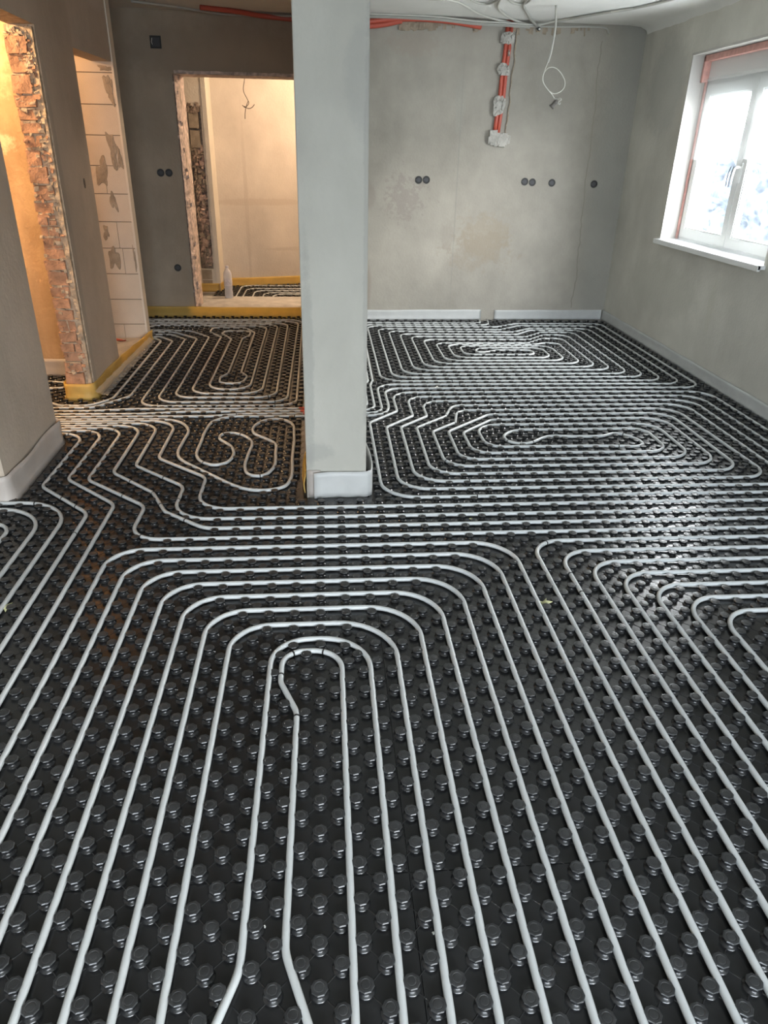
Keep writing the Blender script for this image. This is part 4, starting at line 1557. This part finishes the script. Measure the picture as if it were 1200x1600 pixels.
mb = MB()
mb.tube(crspline(rel([(1.985, 5, 2.73), (1.993, 5, 2.65), (1.998, 5, 2.57), (1.985, 5, 2.42), (1.965, 5, 2.33)])), 0.0095, 8)
mb.build('outer_sheath', m_cable, hl, smooth=True)
mb = MB()
mb.tube(crspline(rel([(1.965, 5, 2.33), (1.945, 5, 2.27), (1.935, 5, 2.21), (1.955, 5, 2.165), (2.0, 5, 2.12), (2.035, 5, 2.09), (2.055, 5, 2.065)])), 0.0045, 8)
mb.build('inner_wire', m_cable2, hl, smooth=True)
mb = MB()
mb.tube(crspline(rel([(1.942, 5, 2.255), (1.97, 4.99, 2.285), (2.02, 4.98, 2.29), (2.075, 4.98, 2.26), (2.125, 4.985, 2.20), (2.13, 4.99, 2.15), (2.10, 4.995, 2.115), (2.05, 5, 2.10), (2.01, 5, 2.115)])), 0.0035, 8)
mb.build('wire_loop', m_cable2, hl, smooth=True)
mb = MB()
M = Matrix.Translation(Vector((2.035, 5.0, 1.995)) - o_) @ Matrix.Rotation(math.radians(38), 4, 'Y') @ Matrix.Rotation(math.radians(12), 4, 'X')
mb.lathe([(.004, -.002), (.024, 0), (.026, .008), (.020, .014), (.019, .045), (.022, .050), (.016, .066), (.008, .075)], 16, M)
mb.build('lamp_holder', m_chrome, hl, smooth=False)
mb = MB()
mb.tube(crspline(rel([(2.06, 5, 2.062), (2.085, 5, 2.06), (2.105, 4.99, 2.066), (2.115, 4.985, 2.055), (2.10, 4.99, 2.045), (2.09, 4.99, 2.03), (2.105, 4.985, 2.02), (2.11, 4.99, 2.035)])), 0.0045, 7)
mb.build('terminal_wires', m_cable, hl, smooth=True)

# wires hanging in the next room
hw = empty('hanging_wire', (-0.76, 6.9, 2.73), 'thin dark bare wires dangling inside the lit doorway', 'wire')
o_ = Vector((-0.76, 6.9, 2.73))
for k, pts in enumerate(([(-.76, 6.9, 2.73), (-.762, 6.9, 2.45), (-.768, 6.9, 2.3), (-.79, 6.9, 2.18), (-.755, 6.9, 2.10), (-.74, 6.9, 2.06), (-.78, 6.9, 2.02), (-.81, 6.9, 2.04)],
                         [(-.745, 6.9, 2.08), (-.77, 6.9, 2.03), (-.785, 6.9, 1.97), (-.79, 6.9, 1.91)],
                         [(-.79, 6.9, 2.03), (-.75, 6.9, 2.01), (-.71, 6.9, 2.02), (-.68, 6.9, 2.05)])):
    mb = MB()
    mb.tube(crspline(rel(pts)), 0.0035, 6)
    mb.build('wire', m_wire, hw, smooth=True)

# ------------------------------------------------------------------ bottle on the threshold
bt = empty('plastic_bottle', (-1.06, 6.54, 0.0885), 'clear plastic water bottle standing on the threshold of the lit doorway', 'bottle')
mb = MB()
prof = [(.020, .004), (.042, 0), (.047, .008), (.0465, .06), (.043, .09), (.047, .12), (.047, .21), (.047, .25), (.044, .272), (.034, .296), (.0180, .314), (.0155, .328)]
mb.lathe(prof, 24)
mb.build('bottle_body', m_bottle, bt, smooth=True)
mb = MB()
mb.lathe([(.0175, .326), (.0175, .346), (.015, .349), (.002, .349)], 18)
mb.build('cap', simple('pale_bottle_cap', (0.65, 0.62, 0.68), 0.4), bt, smooth=False)
mb = MB()
mb.lathe([(.0465, .135), (.0478, .136), (.0478, .205), (.0465, .206)], 24)
mb.build('bottle_label', simple('faded_bottle_label', (0.66, 0.62, 0.64), 0.5, var=0.2, scale=60), bt, smooth=False)

# red scrap on the closet threshold
mb = MB()
mb.box(-1.88, -1.80, 4.62, 4.65, 0.0455, 0.058, 0, jit=.006)
mb.box(-1.83, -1.77, 4.60, 4.63, 0.0455, 0.053, 0, jit=.006)
tag(mb.build('red_scrap', m_sleeve), 'small red plastic scrap on the ledge by the white blocks', 'scrap')

# ------------------------------------------------------------------ small debris on the floor


def scrap(name, x, y, s, mat, label, seed, z=0.003, leafy=True):
    random.seed(seed)
    vs, fs = [], []
    arms = 5 if leafy else 7
    n = arms * 2
    for k in range(n):
        a = 2 * math.pi * k / n + random.uniform(-.2, .2)
        r = s * (random.uniform(.8, 1.25) if k % 2 == 0 else random.uniform(.3, .5)) if leafy else s * random.uniform(.7, 1.1)
        vs.append((x + r * math.cos(a), y + r * math.sin(a), z + random.uniform(0, s * .45)))
    c = len(vs)
    vs.append((x, y, z + s * .35))
    vs += [(v[0], v[1], v[2] - 0.0012) for v in vs[:n]]
    vs.append((x, y, z + s * .35 - .0012 if leafy else z))
    for k in range(n):
        k2 = (k + 1) % n
        fs.append((k, k2, c))
        fs.append((c + 1 + k2, c + 1 + k, 2 * c + 1))
        fs.append((k2, k, c + 1 + k, c + 1 + k2))
    mb = MB()
    mb.add(vs, fs)
    return tag(mb.build(name, mat), label, 'debris')


scrap('leaf_scrap', -1.225, 0.415, 0.032, m_leaf, 'pale yellow leaf-like scrap by the left edge of frame', 1)
scrap('leaf_scrap', 0.902, 0.335, 0.030, m_leaf, 'pale yellow torn scrap against a pipe, right of centre', 5)
scrap('foam_crumb', 0.745, 1.085, 0.013, m_leaf, 'yellowish foam crumb between pipes in front of the dividing wall', 3, leafy=False)
scrap('foam_crumb', 0.88, 3.23, 0.028, m_crumb, 'white foam crumb in the middle of the right room pipes', 4, z=.02)
scrap('foam_crumb', 1.45, 2.19, 0.022, m_crumb, 'white foam crumb inside the nearer oval spiral', 6, z=.004, leafy=False)
random.seed(90)
for (x, y) in ((0.23, -1.02), (-0.35, -0.5), (-0.42, -0.28), (-0.13, -0.93), (0.99, -1.1), (0.52, -0.98), (1.09, -0.9), (-0.80, 0.83), (-0.6, 0.6), (0.45, -0.75)):
    pass
specks = [((-0.13, -0.945), 'left of the lowest kink of the central loop'), ((0.265, -0.985), 'between the fifth arch and its neighbour near the bottom'),
          ((1.06, -0.83), 'among the studs toward the lower right'), ((-0.62, -0.30), 'between arches left of the centre'),
          ((-0.855, 0.83), 'below the S bends on the left')]
for k, ((x, y), w) in enumerate(specks):
    scrap('foam_crumb', x, y, 0.0045, m_crumb, 'tiny white speck on the panel ' + w, 20 + k, z=.0005, leafy=False)

# ------------------------------------------------------------------ lamps


def bulb(loc, watt, col, label, size=0.05):
    t = empty('light_bulb', loc, label, 'light bulb')
    mb = MB()
    mb.lathe([(.012, .05), (.014, .02), (.028, -.01), (.030, -.03), (.022, -.05), (.004, -.058)][::-1], 16)
    mb.build('bulb_glass', m_bulb, t, smooth=True)
    mb = MB()
    mb.lathe([(.016, .05), (.017, .09), (.010, .10)], 14)
    mb.build('bulb_socket', m_box, t)
    mb = MB()
    mb.tube([(0, 0, .10), (0, 0, H - loc[2])], .004, 6)
    mb.build('flex', m_cable, t)
    d = bpy.data.lights.new('bulb_light', 'POINT')
    d.energy = watt
    d.color = col
    d.shadow_soft_size = size
    o = bpy.data.objects.new('bulb_light', d)
    COL.objects.link(o)
    o.location = (loc[0], loc[1], loc[2] - 0.12)


bulb((-2.45, 2.75, 2.50), HALL_LAMP, (1.0, 0.63, 0.32), 'glowing bulb hanging in the orange hallway')
bulb((0.35, 6.95, 2.52), NEXT_LAMP, (1.0, 0.73, 0.50), 'glowing bulb hanging in the room beyond the doorway')
bulb((-2.6, 4.15, 2.50), CLOSET_FILL, (1.0, 0.60, 0.30), 'added unseen bulb lighting the face of the white blocks')  # fill bulb added to brighten the blocks
